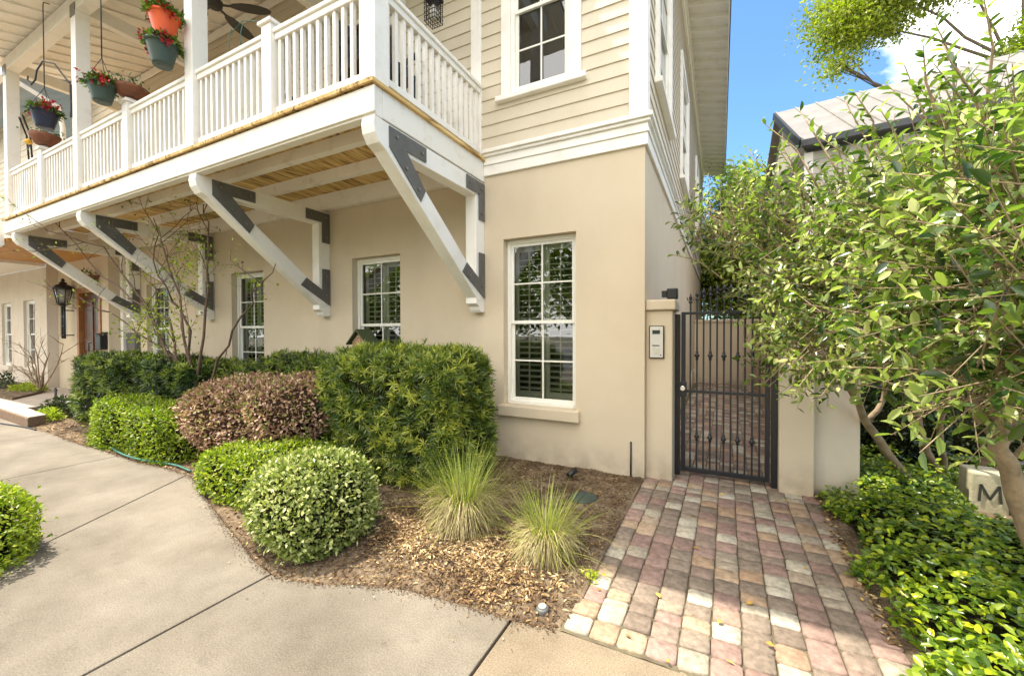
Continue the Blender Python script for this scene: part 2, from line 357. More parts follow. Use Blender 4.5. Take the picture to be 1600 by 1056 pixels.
class MB:
    """collects world-space geometry into one mesh object"""
    def __init__(s, O=(0, 0, 0), U=(1, 0, 0), N=(0, -1, 0)):
        s.v = []; s.f = []; s.mi = []; s.sm = []; s.cur = 0
        s.O = Vector(O); s.U = Vector(U).normalized(); s.N = Vector(N).normalized(); s.Z = Vector((0, 0, 1))
    def P(s, u, n, z): return s.O + s.U * u + s.N * n + s.Z * z
    def face(s, pts, smooth=False):
        b = len(s.v); s.v += [Vector(p) for p in pts]; s.f.append(tuple(range(b, b + len(pts)))); s.mi.append(s.cur); s.sm.append(smooth)
    def hexa(s, p):
        b = len(s.v); s.v += [Vector(q) for q in p]
        for q in ((3, 2, 1, 0), (4, 5, 6, 7), (0, 1, 5, 4), (1, 2, 6, 5), (2, 3, 7, 6), (3, 0, 4, 7)):
            s.f.append(tuple(b + i for i in q)); s.mi.append(s.cur); s.sm.append(False)
    def box(s, x0, x1, y0, y1, z0, z1):
        s.hexa([(x0, y0, z0), (x1, y0, z0), (x1, y1, z0), (x0, y1, z0), (x0, y0, z1), (x1, y0, z1), (x1, y1, z1), (x0, y1, z1)])
    def ubox(s, u0, u1, n0, n1, z0, z1):
        s.hexa([s.P(u0, n0, z0), s.P(u1, n0, z0), s.P(u1, n1, z0), s.P(u0, n1, z0), s.P(u0, n0, z1), s.P(u1, n0, z1), s.P(u1, n1, z1), s.P(u0, n1, z1)])
    def prism(s, poly, a, b):
        """poly: list of 3D points; extruded from offset a to offset b (vectors)"""
        a = Vector(a); b = Vector(b); n = len(poly); k = len(s.v)
        s.v += [Vector(p) + a for p in poly] + [Vector(p) + b for p in poly]
        s.f.append(tuple(range(k + n - 1, k - 1, -1))); s.f.append(tuple(range(k + n, k + 2 * n)))
        s.mi += [s.cur] * 2; s.sm += [False] * 2
        for i in range(n):
            j = (i + 1) % n
            s.f.append((k + i, k + j, k + n + j, k + n + i)); s.mi.append(s.cur); s.sm.append(False)
    def bar(s, p0, p1, w, h, up=(0, 0, 1)):
        p0 = Vector(p0); p1 = Vector(p1); d = (p1 - p0).normalized(); up = Vector(up)
        a = d.cross(up).normalized() * w / 2; b = a.cross(d).normalized() * h / 2
        s.hexa([p0 - a - b, p0 + a - b, p0 + a + b, p0 - a + b, p1 - a - b, p1 + a - b, p1 + a + b, p1 - a + b])
    def tube(s, pts, r, seg=6, cap=True):
        pts = [Vector(p) for p in pts]; rs = r if isinstance(r, (list, tuple)) else [r] * len(pts)
        k = len(s.v); prev = None
        for i, p in enumerate(pts):
            d = (pts[min(i + 1, len(pts) - 1)] - pts[max(i - 1, 0)])
            d = d.normalized() if d.length > 1e-9 else Vector((0, 0, 1))
            if prev is None:
                a = d.cross(Vector((0.123, 0.7, 0.3))).normalized()
            else:
                a = (prev - d * prev.dot(d)); a = a.normalized() if a.length > 1e-6 else d.orthogonal().normalized()
            prev = a; b = d.cross(a)
            for j in range(seg):
                t = 2 * math.pi * j / seg
                s.v.append(p + (a * math.cos(t) + b * math.sin(t)) * rs[i])
        for i in range(len(pts) - 1):
            for j in range(seg):
                q = (k + i * seg + j, k + i * seg + (j + 1) % seg, k + (i + 1) * seg + (j + 1) % seg, k + (i + 1) * seg + j)
                s.f.append(q); s.mi.append(s.cur); s.sm.append(True)
        if cap:
            s.f.append(tuple(k + j for j in range(seg - 1, -1, -1))); s.f.append(tuple(k + (len(pts) - 1) * seg + j for j in range(seg)))
            s.mi += [s.cur] * 2; s.sm += [False] * 2
    def lathe(s, c, prof, seg=20, axis=None):
        """prof: list of (r, z) from bottom to top"""
        c = Vector(c); k = len(s.v)
        for r, z in prof:
            for j in range(seg):
                t = 2 * math.pi * j / seg
                s.v.append(c + Vector((r * math.cos(t), r * math.sin(t), z)))
        for i in range(len(prof) - 1):
            for j in range(seg):
                s.f.append((k + i * seg + j, k + i * seg + (j + 1) % seg, k + (i + 1) * seg + (j + 1) % seg, k + (i + 1) * seg + j)); s.mi.append(s.cur); s.sm.append(True)
        s.f.append(tuple(k + j for j in range(seg - 1, -1, -1))); s.mi.append(s.cur); s.sm.append(False)
        s.f.append(tuple(k + (len(prof) - 1) * seg + j for j in range(seg))); s.mi.append(s.cur); s.sm.append(False)
    def build(s, name, m, parent=None, bevel=0.0, label=None):
        me = bpy.data.meshes.new(name)
        L = wloc(parent) if parent is not None else Vector((0, 0, 0))
        me.from_pydata([tuple(v - L) for v in s.v], [], s.f)
        for x in (m if isinstance(m, (list, tuple)) else [m]): me.materials.append(x)
        me.polygons.foreach_set('material_index', s.mi)
        me.polygons.foreach_set('use_smooth', s.sm)
        me.update()
        o = bpy.data.objects.new(name, me); COL.objects.link(o)
        if parent is not None: o.parent = parent
        if bevel > 0:
            b = o.modifiers.new('bevel', 'BEVEL'); b.width = bevel; b.segments = 2; b.limit_method = 'ANGLE'; b.angle_limit = R(40)
        if label: o['label'] = label
        return o

def np_mesh(name, V, F, tint, m, parent=None, smooth=True, nper=None):
    """V (n,3); F (k,4) or list of arrays of equal width; tint per vertex"""
    me = bpy.data.meshes.new(name)
    L = np.array(wloc(parent)) if parent is not None else np.zeros(3)
    V = np.asarray(V, float) - L
    me.vertices.add(len(V)); me.vertices.foreach_set('co', V.astype(np.float32).ravel())
    Fs = F if isinstance(F, list) else [F]
    idx = np.concatenate([f.ravel() for f in Fs]); tot = np.concatenate([np.full(len(f), f.shape[1]) for f in Fs])
    me.loops.add(len(idx)); me.loops.foreach_set('vertex_index', idx.astype(np.int32))
    me.polygons.add(len(tot))
    st = np.concatenate([[0], np.cumsum(tot)[:-1]])
    me.polygons.foreach_set('loop_start', st.astype(np.int32))
    try: me.polygons.foreach_set('loop_total', tot.astype(np.int32))
    except Exception: pass
    me.polygons.foreach_set('use_smooth', np.full(len(tot), smooth))
    me.update(calc_edges=True)
    if tint is not None:
        a = me.attributes.new('tint', 'FLOAT', 'POINT'); a.data.foreach_set('value', np.asarray(tint, np.float32))
    me.materials.append(m)
    me.validate()
    o = bpy.data.objects.new(name, me); COL.objects.link(o)
    if parent is not None: o.parent = parent
    return o

T_BROAD = (np.array([[0, 0, 0], [.36, 0, -.05], [.72, 0, -.06], [1, 0, -.13], [.10, .16, .0], [.38, .46, .07], [.74, .36, .03], [.10, -.16, .0], [.38, -.46, .07], [.74, -.36, .03]], float),
           [np.array([[0, 1, 5, 4], [1, 2, 6, 5], [0, 7, 8, 1], [1, 8, 9, 2]]), np.array([[2, 3, 6], [2, 9, 3]])])
T_FOLD = (np.array([[0, 0, 0], [.5, .5, .10], [1, 0, -.04], [.5, -.5, .10]], float), [np.array([[0, 2, 1], [0, 3, 2]])])
T_STRIP = (np.array([[0, .25, 0], [0, -.25, 0], [.55, -.5, .03], [.55, .5, .03], [1, 0, -.07]], float), [np.array([[0, 1, 2, 3]]), np.array([[3, 2, 4]])])

def unit(a): return a / np.maximum(np.linalg.norm(a, axis=-1, keepdims=True), 1e-9)

def leaf_arrays(P, A, N, L, W, T):
    A = unit(A); S = unit(np.cross(N, A)); N2 = np.cross(A, S)
    tv, tf = T
    V = P[:, None, :] + A[:, None, :] * (tv[None, :, 0:1] * L[:, None, None]) + S[:, None, :] * (tv[None, :, 1:2] * W[:, None, None]) + N2[:, None, :] * (tv[None, :, 2:3] * L[:, None, None])
    k = len(tv); off = np.arange(len(P)) * k
    Fs = [(f[None, :, :] + off[:, None, None]).reshape(-1, f.shape[1]) for f in tf]
    return V.reshape(-1, 3), Fs, k

def leaves(name, P, A, N, L, W, T, tint, m, parent=None):
    V, Fs, k = leaf_arrays(P, A, N, L, W, T)
    return np_mesh(name, V, Fs, np.repeat(np.clip(tint, 0, 1), k), m, parent)

def lump(P, s=1.0, ph=0.0):
    """low frequency waviness"""
    x, y, z = P[:, 0] * s + ph, P[:, 1] * s + ph * 1.7, P[:, 2] * s + ph * .6
    return (np.sin(3.1 * x + 1.3 * y) + np.sin(2.3 * y - 3.7 * z + 1) + np.sin(4.9 * z + 2.1 * x + 2) + .6 * np.sin(7.7 * x - 6.1 * y + 5.3 * z)) / 3.6

def rounded_box(c, h, n, expo=6.0, zmin=-0.85, rg=None):
    rg = rg or rng
    c = np.array(c, float); h = np.array(h, float)
    ar = np.array([h[1] * h[2], h[1] * h[2], h[0] * h[2], h[0] * h[2], h[0] * h[1]])
    fc = rg.choice(5, n, p=ar / ar.sum())
    q = rg.uniform(-1, 1, (n, 3))
    q[fc == 0, 0] = -1; q[fc == 1, 0] = 1; q[fc == 2, 1] = -1; q[fc == 3, 1] = 1; q[fc == 4, 2] = 1
    r = (np.abs(q) ** expo).sum(1) ** (1 / expo); q = q / r[:, None]
    q = q[q[:, 2] > zmin]
    g = np.sign(q) * np.abs(q) ** (expo - 1) / h
    return c + q * h, unit(g)

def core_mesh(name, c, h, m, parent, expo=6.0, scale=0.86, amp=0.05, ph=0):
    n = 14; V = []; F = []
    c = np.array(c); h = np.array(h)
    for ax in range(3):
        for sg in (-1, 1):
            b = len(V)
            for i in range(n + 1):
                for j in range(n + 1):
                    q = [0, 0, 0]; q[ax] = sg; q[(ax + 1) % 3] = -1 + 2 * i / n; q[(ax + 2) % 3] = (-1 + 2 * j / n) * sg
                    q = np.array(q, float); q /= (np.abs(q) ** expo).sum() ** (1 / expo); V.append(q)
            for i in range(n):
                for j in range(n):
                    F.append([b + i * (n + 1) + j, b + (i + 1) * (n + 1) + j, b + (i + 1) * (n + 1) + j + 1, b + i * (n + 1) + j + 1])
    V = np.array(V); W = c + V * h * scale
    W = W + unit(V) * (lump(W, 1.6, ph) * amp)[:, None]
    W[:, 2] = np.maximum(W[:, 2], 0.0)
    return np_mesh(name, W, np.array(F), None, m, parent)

def bush(name, label, cat, c, h, dens, leaf, m, core='core', expo=6.0, mode='leaf', L=0.04, W=0.018, depth=0.10, amp=0.05, group=None,
         tbias=0.0, zmin=-0.95, ph=0.0, per=13, T=None, ztint=0.0):
    root = empty(name, (c[0], c[1], 0), label, cat, group)
    ar = 4 * 2 * (h[0] * h[2] + h[1] * h[2] + h[0] * h[1] * .5)
    n = int(ar * dens)
    P, N = rounded_box(c, h, n, expo, zmin)
    n = len(P)
    P = P + N * (lump(P, 1.6, ph) * amp)[:, None] + N * (-np.abs(rng.normal(0, depth * .6, n)) + 0.01)[:, None]
    P = P + N * (np.where(rng.random(n) < .035, rng.uniform(.015, .075, n), 0))[:, None]
    P[:, 2] = np.maximum(P[:, 2], 0.015)
    patch = lump(P, 3.0, ph + 2) * 0.16
    if mode == 'rosette':
        ax = unit(N + rng.normal(0, .45, (n, 3)) + np.array([0, 0, .45]))
        a = unit(np.cross(ax, rng.normal(0, 1, (n, 3)))); b = np.cross(ax, a)
        th = rng.uniform(0, 2 * np.pi, (n, per)); sp = rng.uniform(.35, 1.5, (n, per))
        D = ax[:, None, :] * np.cos(sp)[..., None] + (a[:, None, :] * np.cos(th)[..., None] + b[:, None, :] * np.sin(th)[..., None]) * np.sin(sp)[..., None]
        PP = np.repeat(P[:, None, :], per, 1) + ax[:, None, :] * rng.uniform(-.03, .02, (n, per, 1))
        D = D.reshape(-1, 3); PP = PP.reshape(-1, 3)
        NN = unit(np.repeat(ax, per, 0) + rng.normal(0, .3, (len(D), 3)))
        tt = np.repeat(np.clip(rng.beta(.9, 1.5, n) + patch + tbias, 0, 1), per) + rng.normal(0, .07, len(D)) + (1.1 - sp.ravel()) * .14
        Ls = L * rng.uniform(.65, 1.15, len(D)); Ws = np.full(len(D), W) * rng.uniform(.8, 1.2, len(D))
        leaves('foliage', PP, D, NN, Ls, Ws, T or T_STRIP, tt, m, root)
    else:
        ax = unit(N * .55 + rng.normal(0, .75, (n, 3)) + np.array([0, 0, .30]))
        NN = unit(N * .7 + np.array([0, 0, .6]) + rng.normal(0, .55, (n, 3)))
        tt = rng.beta(1.2, 1.4, n) + patch + tbias
        Ls = L * rng.uniform(.6, 1.25, n); Ws = W * rng.uniform(.7, 1.25, n)
        leaves('foliage', P, ax, NN, Ls, Ws, T or T_FOLD, tt, m, root)
    if core: core_mesh('branches', c, h, M[core], root, expo, 0.90, amp, ph)  # solid dark filler behind the leaves, coloured as the shaded interior
    return root

# ================================================================== SETTING
YW = 4.42           # plane of the house front
XS = -0.70          # plane of the house side
EDGE = [(-12.0, 2.44), (-10.13, 2.38), (-9.0, 2.40), (-8.2, 2.36), (-7.2, 2.36), (-6.2, 2.33), (-5.6, 2.38), (-5.1, 2.36), (-4.6, 2.22), (-4.07, 2.04), (-3.6, 1.90), (-3.2, 1.79),
        (-2.85, 1.68), (-2.5, 1.62), (-2.2, 1.70), (-1.98, 1.80), (-1.67, 1.90), (-1.35, 1.93), (-1.0, 1.95), (-0.75, 1.99), (-0.66, 2.005)]
ex = np.array([e[0] for e in EDGE]); ey = np.array([e[1] for e in EDGE])
def edge_y(x): return float(np.interp(x, ex, ey))

mb = MB(); mb.face([(-150, -150, -.12), (150, -150, -.12), (150, 150, -.12), (-150, 150, -.12)])
tag(mb.build('ground', M['ground']), kind='structure')

# concrete slabs with real gaps between them
joints = [(-30, 0), (-14.0, 0), (-9.2, 0), (-6.78, 0), (-3.772, -0.6), (-2.57, 0.0), (-1.0, 0.0), (0.95, 0)]
def slab(i, mtl):
    (a0, b0), (a1, b1) = joints[i], joints[i + 1]
    g = 0.007
    ys = -7.0
    # walk along the shared edge between the two joint lines
    pts = []
    x_l = lambda y: a0 + b0 * max(y, .5) + g
    x_r = lambda y: a1 + b1 * max(y, .5) - g
    def hit(fn):
        y = 2.0
        for _ in range(20): y = edge_y(fn(y))
        return y
    yl, yr = hit(x_l), hit(x_r)
    top = [(x_l(yl), yl)] + [(float(x), float(y)) for x, y in zip(ex, ey) if x_l(yl) + .03 < x < x_r(yr) - .03] + [(x_r(yr), yr)]
    poly = [(x_l(ys), ys), (x_r(ys), ys), (x_r(.5), .5)] + top[::-1] + [(x_l(.5), .5)]
    m_ = MB(); m_.prism([(x, y, 0) for x, y in poly], (0, 0, -.10), (0, 0, 0))
    return tag(m_.build('pavement', mtl, bevel=0.006), kind='structure')
for i in range(len(joints) - 1):
    slab(i, M['concrete_warm'] if i == 6 else M['concrete'])
# cross joint: the street side beyond
mb = MB(); mb.box(-30, 6, -30, -7.02, -.11, -.012); tag(mb.build('road', M['asphalt']), kind='structure')

# planting bed
def height_grid(name, x0, x1, nx, ylo, yhi, ny, zf, m, kind='structure'):
    xs = np.linspace(x0, x1, nx); V = np.zeros((nx, ny, 3))
    for i, x in enumerate(xs):
        lo = ylo(x); hi = yhi(x)
        t = np.linspace(0, 1, ny)
        V[i, :, 0] = x; V[i, :, 1] = lo + (hi - lo) * t
        V[i, :, 2] = zf(np.full(ny, x), V[i, :, 1], t)
    idx = np.arange(nx * ny).reshape(nx, ny)
    F = np.stack([idx[:-1, :-1], idx[1:, :-1], idx[1:, 1:], idx[:-1, 1:]], -1).reshape(-1, 4)
    return tag(np_mesh(name, V.reshape(-1, 3), F, None, m), kind=kind)
def bumpf(x, y): return (np.sin(9 * x + 3 * y) * np.sin(7 * y - 2 * x) * .6 + np.sin(23 * x + 11 * y) * np.sin(19 * y - 5 * x) * .3 + np.sin(51 * x + 31 * y) * np.sin(47 * y - 13 * x) * .2)
def bed_z(x, y):
    e = np.interp(x, ex, ey)
    return np.clip((y - e) / .35, 0, 1) * .035 - .006 + bumpf(x, y) * .012 * np.clip((y - e) / .12, .15, 1)
height_grid('planting_bed', -11.5, -0.70, 520, lambda x: edge_y(x) + .004, lambda x: YW + .02, 130, lambda x, y, t: bed_z(x, y), M['soil'])
# soil right of the passage under the ground cover
height_grid('planting_soil', 0.80, 6.0, 60, lambda x: 0.5 if x > .95 else 2.0, lambda x: 8.5, 90, lambda x, y, t: .01 + .03 * np.clip((x - .8) * 3, 0, 1) + bumpf(x, y) * .02, M['soil'])
mb = MB(); mb.box(2.3, 30, 6.6, 9.4, -.11, .065); tag(mb.build('driveway', M['asphalt']), kind='structure')

# tumbled pavers
def pavers():
    Vs, Fs, T = [], [], []
    off = 0
    cw = 0.1385
    def z_at(y): return 0.0
    for c in range(11):
        y = 2.012 if c < 99 else 2.0
        while y < 13.6:
            l = random.choices([.10, .138, .138, .205], [3, 4, 3, 2])[0] * random.uniform(.97, 1.03)
            x0 = -0.715 + c * cw + 0.012 * (y - 3); x1 = x0 + cw - .005
            y0, y1 = y, y + l - .005
            if c == 10 and y > 4.6: pass
            j = lambda s=.004: random.uniform(-s, s)
            ch = .008 + random.uniform(0, .008)
            ring = [(x0 + ch, y0), (x1 - ch, y0), (x1, y0 + ch), (x1, y1 - ch), (x1 - ch, y1), (x0 + ch, y1), (x0, y1 - ch), (x0, y0 + ch)]
            ring = [(a + j(.0035), b + j(.0035)) for a, b in ring]
            cx, cy = (x0 + x1) / 2, (y0 + y1) / 2
            dz = random.uniform(-.003, .003); tx = random.uniform(-.02, .02); ty = random.uniform(-.02, .02)
            def rr(s, z): return [(cx + (a - cx) * s, cy + (b - cy) * s, z + dz + (a - cx) * tx + (b - cy) * ty) for a, b in ring]
            V = rr(1, -.03) + rr(1, .004) + rr(.975, .0125) + rr(.90, .0170) + [(cx, cy, .019 + dz)]
            F4 = []
            for k in range(3):
                for i in range(8):
                    F4.append([off + k * 8 + i, off + k * 8 + (i + 1) % 8, off + (k + 1) * 8 + (i + 1) % 8, off + (k + 1) * 8 + i])
            F3 = [[off + 24 + i, off + 24 + (i + 1) % 8, off + 32] for i in range(8)]
            Vs += V; Fs.append((F4, F3))
            T += [random.random()] * 33
            off += 33; y += l
    F4 = np.array([f for a, b in Fs for f in a]); F3 = np.array([f for a, b in Fs for f in b])
    o = np_mesh('paver_walkway', np.array(Vs), [F4, F3], T, M['paver'])
    tag(o, kind='structure')
pavers()
height_grid('joint_sand', -.735, .93, 60, lambda x: 1.99, lambda x: 13.65, 260, lambda x, y, t: .0035 + bumpf(x * 2.3, y * 2.3) * .006, M['joint'])

# raised porch pavement at the far left with a brick-coloured edge
PL = [(-22, 2.05), (-11.8, 2.44), (-10.13, 2.38), (-10.2, 2.60), (-11.5, 2.68), (-11.4, 3.0), (-12.1, 3.4), (-12.1, 4.3), (-22, 4.3)]
mb = MB(); mb.prism([(x, y, 0) for x, y in PL], (0, 0, -.1), (0, 0, .155)); tag(mb.build('porch_pavement', M['brick'], bevel=.01), kind='structure')
mb = MB(); mb.prism([(x * .999 - .012, y + (.012 if y < 3 else 0), 0) for x, y in PL], (0, 0, .156), (0, 0, .172)); tag(mb.build('porch_walk', M['porch_tile'], bevel=.004), kind='structure')
mb = MB(); mb.prism([(-13.0, 2.85, 0), (-13.9, 3.5, 0), (-15.1, 3.88, 0), (-22, 3.88, 0), (-22, 2.75, 0)], (0, 0, .173), (0, 0, .215)); tag(mb.build('entry_bed', M['soil']), kind='structure')

# ================================================================== HOUSE
house = empty('townhouse', (-4, YW, 0), 'two storey cream stucco and clapboard townhouse with white balcony, brackets and belt course', 'house')

def wall_plane(mb, u0, u1, z0, z1, holes, n=0.0, reveal=0.17):
    us = sorted({u0, u1, *[h[0] for h in holes], *[h[1] for h in holes]}); zs = sorted({z0, z1, *[h[2] for h in holes], *[h[3] for h in holes]})
    us = [u for u in us if u0 <= u <= u1]; zs = [z for z in zs if z0 <= z <= z1]
    for a, b in zip(us, us[1:]):
        for c, d in zip(zs, zs[1:]):
            mu, mz = (a + b) / 2, (c + d) / 2
            if any(h[0] < mu < h[1] and h[2] < mz < h[3] for h in holes): continue
            mb.face([mb.P(a, n, c), mb.P(b, n, c), mb.P(b, n, d), mb.P(a, n, d)])
    for h in holes:
        a, b, c, d = h; r = n - reveal
        mb.face([mb.P(a, n, c), mb.P(a, n, d), mb.P(a, r, d), mb.P(a, r, c)])
        mb.face([mb.P(b, r, c), mb.P(b, r, d), mb.P(b, n, d), mb.P(b, n, c)])
        mb.face([mb.P(a, n, d), mb.P(b, n, d), mb.P(b, r, d), mb.P(a, r, d)])
        mb.face([mb.P(a, r, c), mb.P(b, r, c), mb.P(b, n, c), mb.P(a, n, c)])

def window(parent, u0, u1, z0, z1, frame, n=-0.10, casing=0.0, shutters=True, sill=None, cols=2, rows=2, name='window'):
    """frame = (O,U,N). double hung window: outer frame, two sashes, panes, plantation shutters behind"""
    W = MB(*frame); f = .045
    W.ubox(u0, u0 + f, n - .05, n + .02, z0, z1); W.ubox(u1 - f, u1, n - .05, n + .02, z0, z1)
    W.ubox(u0 + f, u1 - f, n - .05, n + .018, z1 - f, z1); W.ubox(u0 + f, u1 - f, n - .05, n + .03, z0, z0 + f * .9)
    if casing:
        c = casing
        W.ubox(u0 - c, u0, n, n + .045, z0 - .02, z1 + c); W.ubox(u1, u1 + c, n, n + .045, z0 - .02, z1 + c)
        W.ubox(u0, u1, n, n + .043, z1, z1 + c)
    w = W.build(name, M['vinyl'] if not casing else M['white'], parent, bevel=.003)
    zm = (z0 + z1) / 2
    for k, (a, b, nn) in enumerate(((z0 + f * .9, zm + .02, n - .034), (zm - .02, z1 - f, n - .012))):
        S = MB(*frame); s = .036; ua, ub = u0 + f, u1 - f
        S.ubox(ua, ua + s, nn - .012, nn + .010, a, b); S.ubox(ub - s, ub, nn - .012, nn + .010, a, b)
        S.ubox(ua + s, ub - s, nn - .012, nn + .009, b - s, b); S.ubox(ua + s, ub - s, nn - .012, nn + .009, a, a + s * 1.1)
        for i in range(1, cols):
            uc = ua + (ub - ua) * i / cols; S.ubox(uc - .009, uc + .009, nn - .002, nn + .007, a + s, b - s)
        for i in range(1, rows):
            zc = a + (b - a) * i / rows; S.ubox(ua + s, ub - s, nn - .003, nn + .0062, zc - .009, zc + .009)
        S.build('sash', M['vinyl'], w)
        G = MB(*frame); G.face([G.P(ua + s, nn - .004, a + s), G.P(ub - s, nn - .004, a + s), G.P(ub - s, nn - .004, b - s), G.P(ua + s, nn - .004, b - s)])
        G.build('pane', M['glass'], w)
    if shutters:
        S = MB(*frame); d = n - .10; um = (u0 + u1) / 2
        for (a, b) in ((u0 + .05, um - .003), (um + .003, u1 - .05)):
            S.ubox(a, a + .055, d - .02, d, z0 + .05, z1 - .05); S.ubox(b - .055, b, d - .02, d, z0 + .05, z1 - .05)
            S.ubox(a + .055, b - .055, d - .02, d, z0 + .05, z0 + .15); S.ubox(a + .055, b - .055, d - .02, d, z1 - .13, z1 - .05)
            S.ubox(a + .055, b - .055, d - .02, d, zm - .03, zm + .03)
            uc = (a + b) / 2; S.ubox(uc - .006, uc + .006, d, d + .022, z0 + .15, z1 - .13)
            z = z0 + .19
            while z < z1 - .16:
                if abs(z - zm) > .05:
                    c, sn = .034 * math.cos(R(12)), .034 * math.sin(R(12))
                    p = [S.P(a + .056, d - .01 - c, z + sn + .003), S.P(b - .056, d - .01 - c, z + sn + .003), S.P(b - .056, d - .01 + c, z - sn + .003), S.P(a + .056, d - .01 + c, z - sn + .003)]
                    q = [v - Vector((0, 0, .007)) for v in p]
                    S.hexa(q + p)
                z += .072
        S.build('shutter', M['shutter'], w)
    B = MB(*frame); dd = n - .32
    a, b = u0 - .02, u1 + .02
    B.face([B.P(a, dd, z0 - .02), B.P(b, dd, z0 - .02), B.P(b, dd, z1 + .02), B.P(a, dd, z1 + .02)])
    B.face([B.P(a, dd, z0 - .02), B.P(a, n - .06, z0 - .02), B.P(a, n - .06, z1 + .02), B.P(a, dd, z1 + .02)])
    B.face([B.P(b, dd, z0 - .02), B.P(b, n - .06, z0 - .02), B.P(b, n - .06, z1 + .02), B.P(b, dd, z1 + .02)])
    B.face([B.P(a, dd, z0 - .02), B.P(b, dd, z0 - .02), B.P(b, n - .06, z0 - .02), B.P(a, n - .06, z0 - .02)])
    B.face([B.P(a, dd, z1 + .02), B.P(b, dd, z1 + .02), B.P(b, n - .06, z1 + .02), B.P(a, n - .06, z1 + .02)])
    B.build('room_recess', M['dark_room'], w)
    return w

FRONT = ((0, YW, 0), (1, 0, 0), (0, -1, 0))
SIDE = ((XS, 0, 0), (0, 1, 0), (1, 0, 0))
g_holes = [(-2.36, -1.44, .66, 2.68), (-4.94, -4.00, .66, 2.66), (-8.06, -7.10, .66, 2.64), (-11.28, -10.32, .66, 2.62)]
mb = MB(*FRONT); wall_plane(mb, -12.21, XS, -.1, 3.785, g_holes)
mb.O = Vector(SIDE[0]); mb.U = Vector(SIDE[1]); mb.N = Vector(SIDE[2])
wall_plane(mb, YW, 19.4, -.1, 3.785, [])
mb.build('ground_wall', M['stucco'], house)
for i, (a, b, c, d) in enumerate(g_holes):
    w = window(house, a + .004, b - .004, c + .013, d - .004, FRONT, n=-.115)
    S = MB(*FRONT); S.ubox(a - .05, b + .05, -.135, .075, c - .115, c + .012); S.build('sill', M['stucco'], w, bevel=.012)

# entry block with door at the far left of the front
ENT = ((0, 4.10, 0), (1, 0, 0), (0, -1, 0))
mb = MB(*ENT); e_holes = [(-13.86, -12.56, .17, 2.62), (-15.0, -14.52, 1.47, 2.36)]
wall_plane(mb, -15.1, -12.21, -.1, 3.79, e_holes, reveal=.16)
mb.face([(-12.21, 4.10, -.1), (-12.21, YW, -.1), (-12.21, YW, 3.79), (-12.21, 4.10, 3.79)])
mb.face([(-15.1, 4.10, 3.79), (-12.21, 4.10, 3.79), (-12.21, YW, 3.79), (-15.1, YW, 3.79)])
mb.build('entry_wall', M['stucco'], house)
window(house, -14.996, -14.524, 1.474, 2.356, ENT, n=-.10, shutters=False)
mb = MB(*ENT)
mb.ubox(-13.86, -13.74, -.14, .03, .17, 2.62); mb.ubox(-12.66, -12.56, -.14, .03, .17, 2.62); mb.ubox(-13.74, -12.66, -.14, .028, 2.50, 2.62)
dr = mb.build('door', M['door_casing'], house, bevel=.006)
mb = MB(*ENT)
mb.ubox(-13.74, -13.06, -.10, -.055, .19, 2.50); mb.ubox(-13.05, -12.66, -.10, -.055, .19, 2.50)
for (a, b) in ((-13.64, -13.16), (-12.98, -12.73)):
    for (c, d) in ((.34, 1.0), (1.12, 2.34)):
        mb.ubox(a, b, -.056, -.035, c, d)
mb.build('door_leaf', M['door'], dr, bevel=.008)
mb = MB(); mb.tube([(-13.12, 4.10, 1.12), (-13.12, 4.05, 1.12), (-13.12, 4.05, 1.32), (-13.12, 4.10, 1.32)], .012, 8); mb.build('handle', M['black'], dr)

mb = MB(); mb.box(-12.195, -12.06, 4.29, 4.418, 0, 3.39); mb.build('corner_pilaster', M['white'], house, bevel=.005)
# upper storey clapboards
def clap(mb, u0, u1, z0, z1, holes, pitch=.155):
    brk = [z0 + pitch * i for i in range(int((z1 - z0) / pitch) + 1)] + [z1] + [v for h in holes for v in (h[2], h[3]) if z0 < v < z1]
    brk = sorted(set(round(v, 4) for v in brk))
    for z, zt in zip(brk, brk[1:]):
        if zt - z < .002: continue
        ro = lambda q: .017 - .014 * ((q - z0) / pitch % 1.0)
        na, nbm = ro(z + .0005), ro(zt - .0005)
        spans = [(u0, u1)]
        for h in holes:
            if h[2] < zt - .001 and h[3] > z + .001:
                ns = []
                for a, b in spans:
                    if h[1] <= a or h[0] >= b: ns.append((a, b)); continue
                    if a < h[0]: ns.append((a, h[0]))
                    if h[1] < b: ns.append((h[1], b))
                spans = ns
        for a, b in spans:
            mb.hexa([mb.P(a, -.02, z), mb.P(b, -.02, z), mb.P(b, na, z), mb.P(a, na, z), mb.P(a, -.02, zt), mb.P(b, -.02, zt), mb.P(b, nbm, zt), mb.P(a, nbm, zt)])
up_hole = (-2.24, -1.50, 4.40, 6.30)
door_hole = (-4.95, -3.98, 3.74, 6.0)
door2_hole = (-10.2, -8.9, 3.74, 6.0)
mb = MB(*FRONT)
clap(mb, -15.1, XS, 3.79, 8.15, [up_hole, door_hole, door2_hole])
mb.O = Vector(SIDE[0]); mb.U = Vector(SIDE[1]); mb.N = Vector(SIDE[2])
sh1 = (5.16, 6.42, 4.50, 6.70); sh2 = (8.46, 10.1, 4.50, 6.70); sh3 = (13.6, 14.9, 4.5, 6.7)
clap(mb, YW, 19.4, 3.79, 8.15, [sh1, sh2, sh3])
mb.build('clapboard_wall', M['siding'], house)
